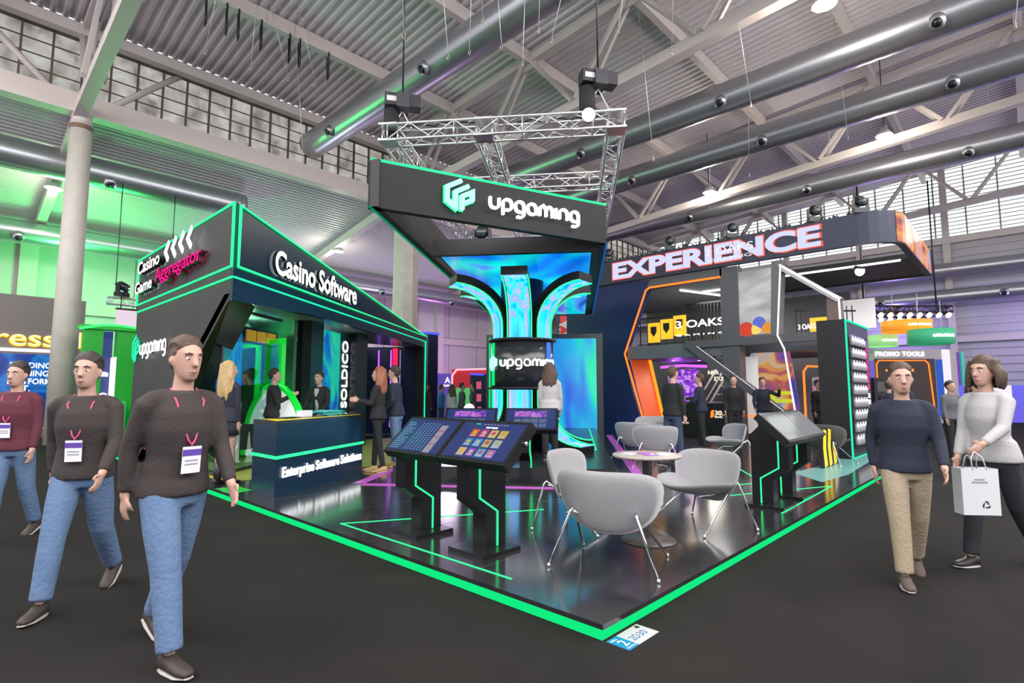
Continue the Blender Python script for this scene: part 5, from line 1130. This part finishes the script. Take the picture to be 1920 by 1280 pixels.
person(onfloor(420, 908), 18, 1.70, 'woman with long blonde hair in a dark pinstripe suit, seen from behind', (PIN, 1), None, LEA, HB, .42, 1, 0, skirt=PIN, boots=.24, arms=((0, 5, 6), (2, 5, 10)), legs=((2, 1), (-2, 2)), turn=-25)
person(pc(514, 9.6, DECKZ), 75, 1.68, 'man in a black t-shirt gesturing with a raised hand behind the reception counter', (BLK, 0), BLK, LEA, HD, 0, 0, 2, arms=((25, 8, 95), (10, 8, 30)), vox=.013)
person(pc(604, 10.3, DECKZ), 195, 1.66, 'man in a dark suit and white shirt facing us behind the counter', (BLK, 1), BLK, LEA, HD, 0, 0, 8, arms=((20, 10, 35), (20, 10, 35)), vox=.013, shirt=WHT)
person(onfloor(706, 884), -95, 1.68, 'woman with long red hair in a black trouser suit and tan shoes beside the counter', (BLK, 1), BLK, TAN, HR, .30, 1, 0, arms=((25, 5, 75), (20, 5, 80)), legs=((5, 2), (-6, 4)), loose=.8)
person(pc(744, 9.5, DECKZ), -80, 1.72, 'man in a dark blue shirt and jeans half hidden behind the red haired woman', (NVY, 0), JNS, TAN, HD, 0, 0, 4, arms=((30, 8, 40), (-15, 25, 60)), vox=.013)
person(we(-.45, 9.05, .285), 5, 1.56, 'brown haired woman in a white blouse standing at the light tree', (WHT, 0), BLK, BLK, HBR, .28, 1, 0, arms=((5, 8, 10), (5, 5, 15)), vox=.013)
# crowd beyond the pavilion
for px, Y, b, h, tp, hr, hl, l in ((800, 18.5, 160, 1.64, BRN, HBR, .2, 'person in brown by the dark blue tower, leftmost of the far crowd'), (828, 19.2, 70, 1.62, BLU, HBR, 0, 'person in a bright blue shirt in front of the purple panel'),
                                   (848, 18.0, -40, 1.62, WHT, HBR, .3, 'woman with long brown hair in a pale top in front of the red stand'), (866, 18.6, 80, 1.68, GRY, HD, 0, 'man in a grey jacket facing right in front of the red stand'), (888, 18.4, -80, 1.68, GRY, HD, 0, 'man in a grey jacket facing left beside the video wall')):
    person(pc(px, Y), b, h, l, (tp, 1), JND, LEA, hr, hl, 1 if hl else 0, 2, vox=.028, eyes=False)
# by the two-storey stand
person(onfloor(1264, 874), 60, 1.72, 'man in a black jacket standing in the far seating group, back half turned', (BLK, 1), JND, LEA, HBR, 0, 0, 3, legs=((8, 4), (-10, 8)))
person(pc(1312, 12.2, DECKZ), -60, 1.68, 'man in a navy top before the NEXT-EXP wall', (NVY, 0), BLK, LEA, HBR, 0, 0, 2, arms=((35, 8, 60), (20, 8, 50)), vox=.016, eyes=False)
person(pc(1374, 12.6, DECKZ), 200, 1.66, 'person in a black coat in front of the grey pillar', (BLK, 1), BLK, LEA, HD, 0, 0, 2, vox=.016, eyes=False)
person(pc(1428, 14.2), -165, 1.74, 'bearded man in a dark blue jacket raising a phone under the diagonal beam', (NVY, 1), JND, LEA, HD, 0, 0, 0, arms=((15, 10, 20), (60, 35, 75)), vox=.016, eyes=False)
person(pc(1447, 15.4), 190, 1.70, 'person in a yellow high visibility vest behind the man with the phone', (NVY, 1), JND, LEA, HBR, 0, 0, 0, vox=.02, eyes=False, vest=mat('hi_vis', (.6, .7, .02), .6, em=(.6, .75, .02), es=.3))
person(pc(1476, 15.2), 205, 1.70, 'bald man in a light grey sweater right of the diagonal beam', (cloth('light_grey', (.3, .3, .31)), 0), JND, LEA, mat('thin_hair', (.35, .2, .14), .5), 0, 0, 2, vox=.02, eyes=False)
person(pc(1530, 14.2), 160, 1.68, 'person in dark clothes in front of the orange framed slot display', (BLK, 1), BLK, LEA, HBR, 0, 0, 3, vox=.02, eyes=False)
# aisle on the right
person(pc(1664, 12.8), 10, 1.62, 'person in a navy coat at the left of the group by the orange doorway', (NVY, 1), BLK, LEA, HBR, 0, 0, 3, vox=.014, eyes=False)
person(pc(1700, 13.4), -20, 1.66, 'person in a navy jacket in the middle of the group by the orange doorway', (NVY, 1), JND, LEA, HD, 0, 0, 3, vox=.014, eyes=False)
person(pc(1776, 11.5), 170, 1.60, 'person in a dark grey top walking at the right of the PROMO TOOLS stand', (GRY, 1), BLK, LEA, HD, 0, 0, 3, vox=.014, eyes=False)
person(pc(1822, 9.0), 185, 1.58, 'person with brown hair in a dark grey coat near the right edge', (GRY, 1), BLK, LEA, HBR, .1, 1, 3, legs=((14, 8), (-14, 10)), vox=.013)
person(onfloor(1712, 1088, 0), 205, 1.60, 'man in beige trousers, navy jacket and brown shoes walking along the right aisle', (NVY, 1), BEI, SNK, HBR, 0, 0, 3, legs=((16, 6), (-14, 14)), arms=((-14, 8, 20), (16, 8, 25)), loose=1.08)
pr, kr, LMr, Ar = person(onfloor(1878, 1062, 0), -108, 1.68, 'person in a white top carrying a white paper bag at the right edge', (WHT, 0), cloth('slate', (.02, .02, .026)), LEA, HBR, .12, 1, 3, legs=((18, 6), (-16, 16)), arms=((8, 6, 22), (34, 6, 30)), loose=1.0)
# aisle on the left
pj, kj, LMj, Aj = person(onfloor(310, 1226, 0), 122, 1.69, 'man in blue jeans with a name badge, nearest walker in the left aisle', (BRN, 1), JNS, BRL, HBR, 0, 0, 4, legs=((17, 5), (-15, 15)), arms=((-16, 7, 15), (14, 7, 25)), loose=1.1)
pk, kk, LMk, Ak = person(onfloor(138, 1128, 0), 165, 1.66, 'man in faded jeans with a name badge walking in front of the round column', (BRN, 1), JNS, BRL, HD, 0, 0, 3, legs=((20, 6), (-18, 18)), arms=((-16, 8, 15), (14, 8, 25)), loose=1.1)
pm, km, LMm, Am = person(onfloor(12, 1010, 0), 170, 1.66, 'person in a maroon top and jeans cut off by the left edge of the picture', (MAR, 1), JNS, BRL, HD, 0, 0, 3, legs=((12, 6), (-12, 12)), loose=1.05)
for par, LM_ in ((pj, LMj), (pk, LMk), (pm, LMm)):
    MB().tube([LM_ @ Vector(v) for v in ((-.07, .0, 1.475), (-.075, -.085, 1.41), (-.02, -.135, 1.2), (0, -.137, 1.17), (.02, -.135, 1.2), (.075, -.085, 1.41), (.07, .0, 1.475))], .006, 6).build('lanyard', mat('pink_lanyard', (.5, .06, .16), .6), par)
    bd = MB().box(-.05, .05, -.15, -.146, 1.02, 1.165).build('name_badge', mat('badge_white', (.75, .75, .78), .4), par, LM_)
    MB().box(-.05, .05, -.1515, -.15, 1.115, 1.15).build('badge_header', mat('badge_purple', (.12, .06, .35), .4), bd, LM_)
    for z in (1.085, 1.065): MB().box(-.035, .035, -.1512, -.15, z, z+.008).build('badge_print', mat('badge_grey', (.3, .3, .35), .5), bd, LM_)
# the paper bag, hanging from the hand
hd_ = pr.matrix_basis @ Vector((0, 0, 0)); bpy.context.view_layer.update()
sh, e, w, d, s = Ar[1] if (pr.matrix_world @ Ar[1][2] - CAM).length < (pr.matrix_world @ Ar[0][2] - CAM).length else Ar[0]
hp_ = pr.matrix_world @ (w+d*.12)
t = thing('paper_bag', 'white paper carrier bag with a black recycling mark at the right edge', 'bag', (hp_.x, hp_.y, hp_.z-.46), bear(185))
BW = mat('bag_white', (.62, .63, .64), .6)
MB().add([(x*.13, y*.05, z) for z in (0, .34) for x, y in ((-1, -1), (1, -1), (1, 1), (-1, 1))], [(0, 1, 5, 4), (1, 2, 6, 5), (2, 3, 7, 6), (3, 0, 4, 7), (0, 3, 2, 1)]).build('bag_body', BW, t)
for y in (-.05, .05): MB().tube([(-.05, y, .33), (-.04, y*.6, .42), (0, y*.2, .46), (.04, y*.6, .42), (.05, y, .33)], .004, 6).build('bag_handle', BW, t)
mb = MB()
for q in (90, 210, 330):
    c = (.03, .075); M2 = Matrix.Rotation(R(q-90), 2)
    pts = [M2 @ Vector(p) for p in ((-.008, .024), (.006, .024), (.018, .004))]
    mb.ribbon([(c[0]+p.x, c[1]+p.y) for p in pts], .009, -.0525, -.051)
mb.build('recycling_mark', BLACKM, t)
mb = MB()
for i in range(2): mb.box(-.06+.02*i, .05-.02*i, -.0522, -.051, .235+.02*i, .245+.02*i)
mb.build('bag_print', mat('print_grey', (.25, .27, .3), .5), t)
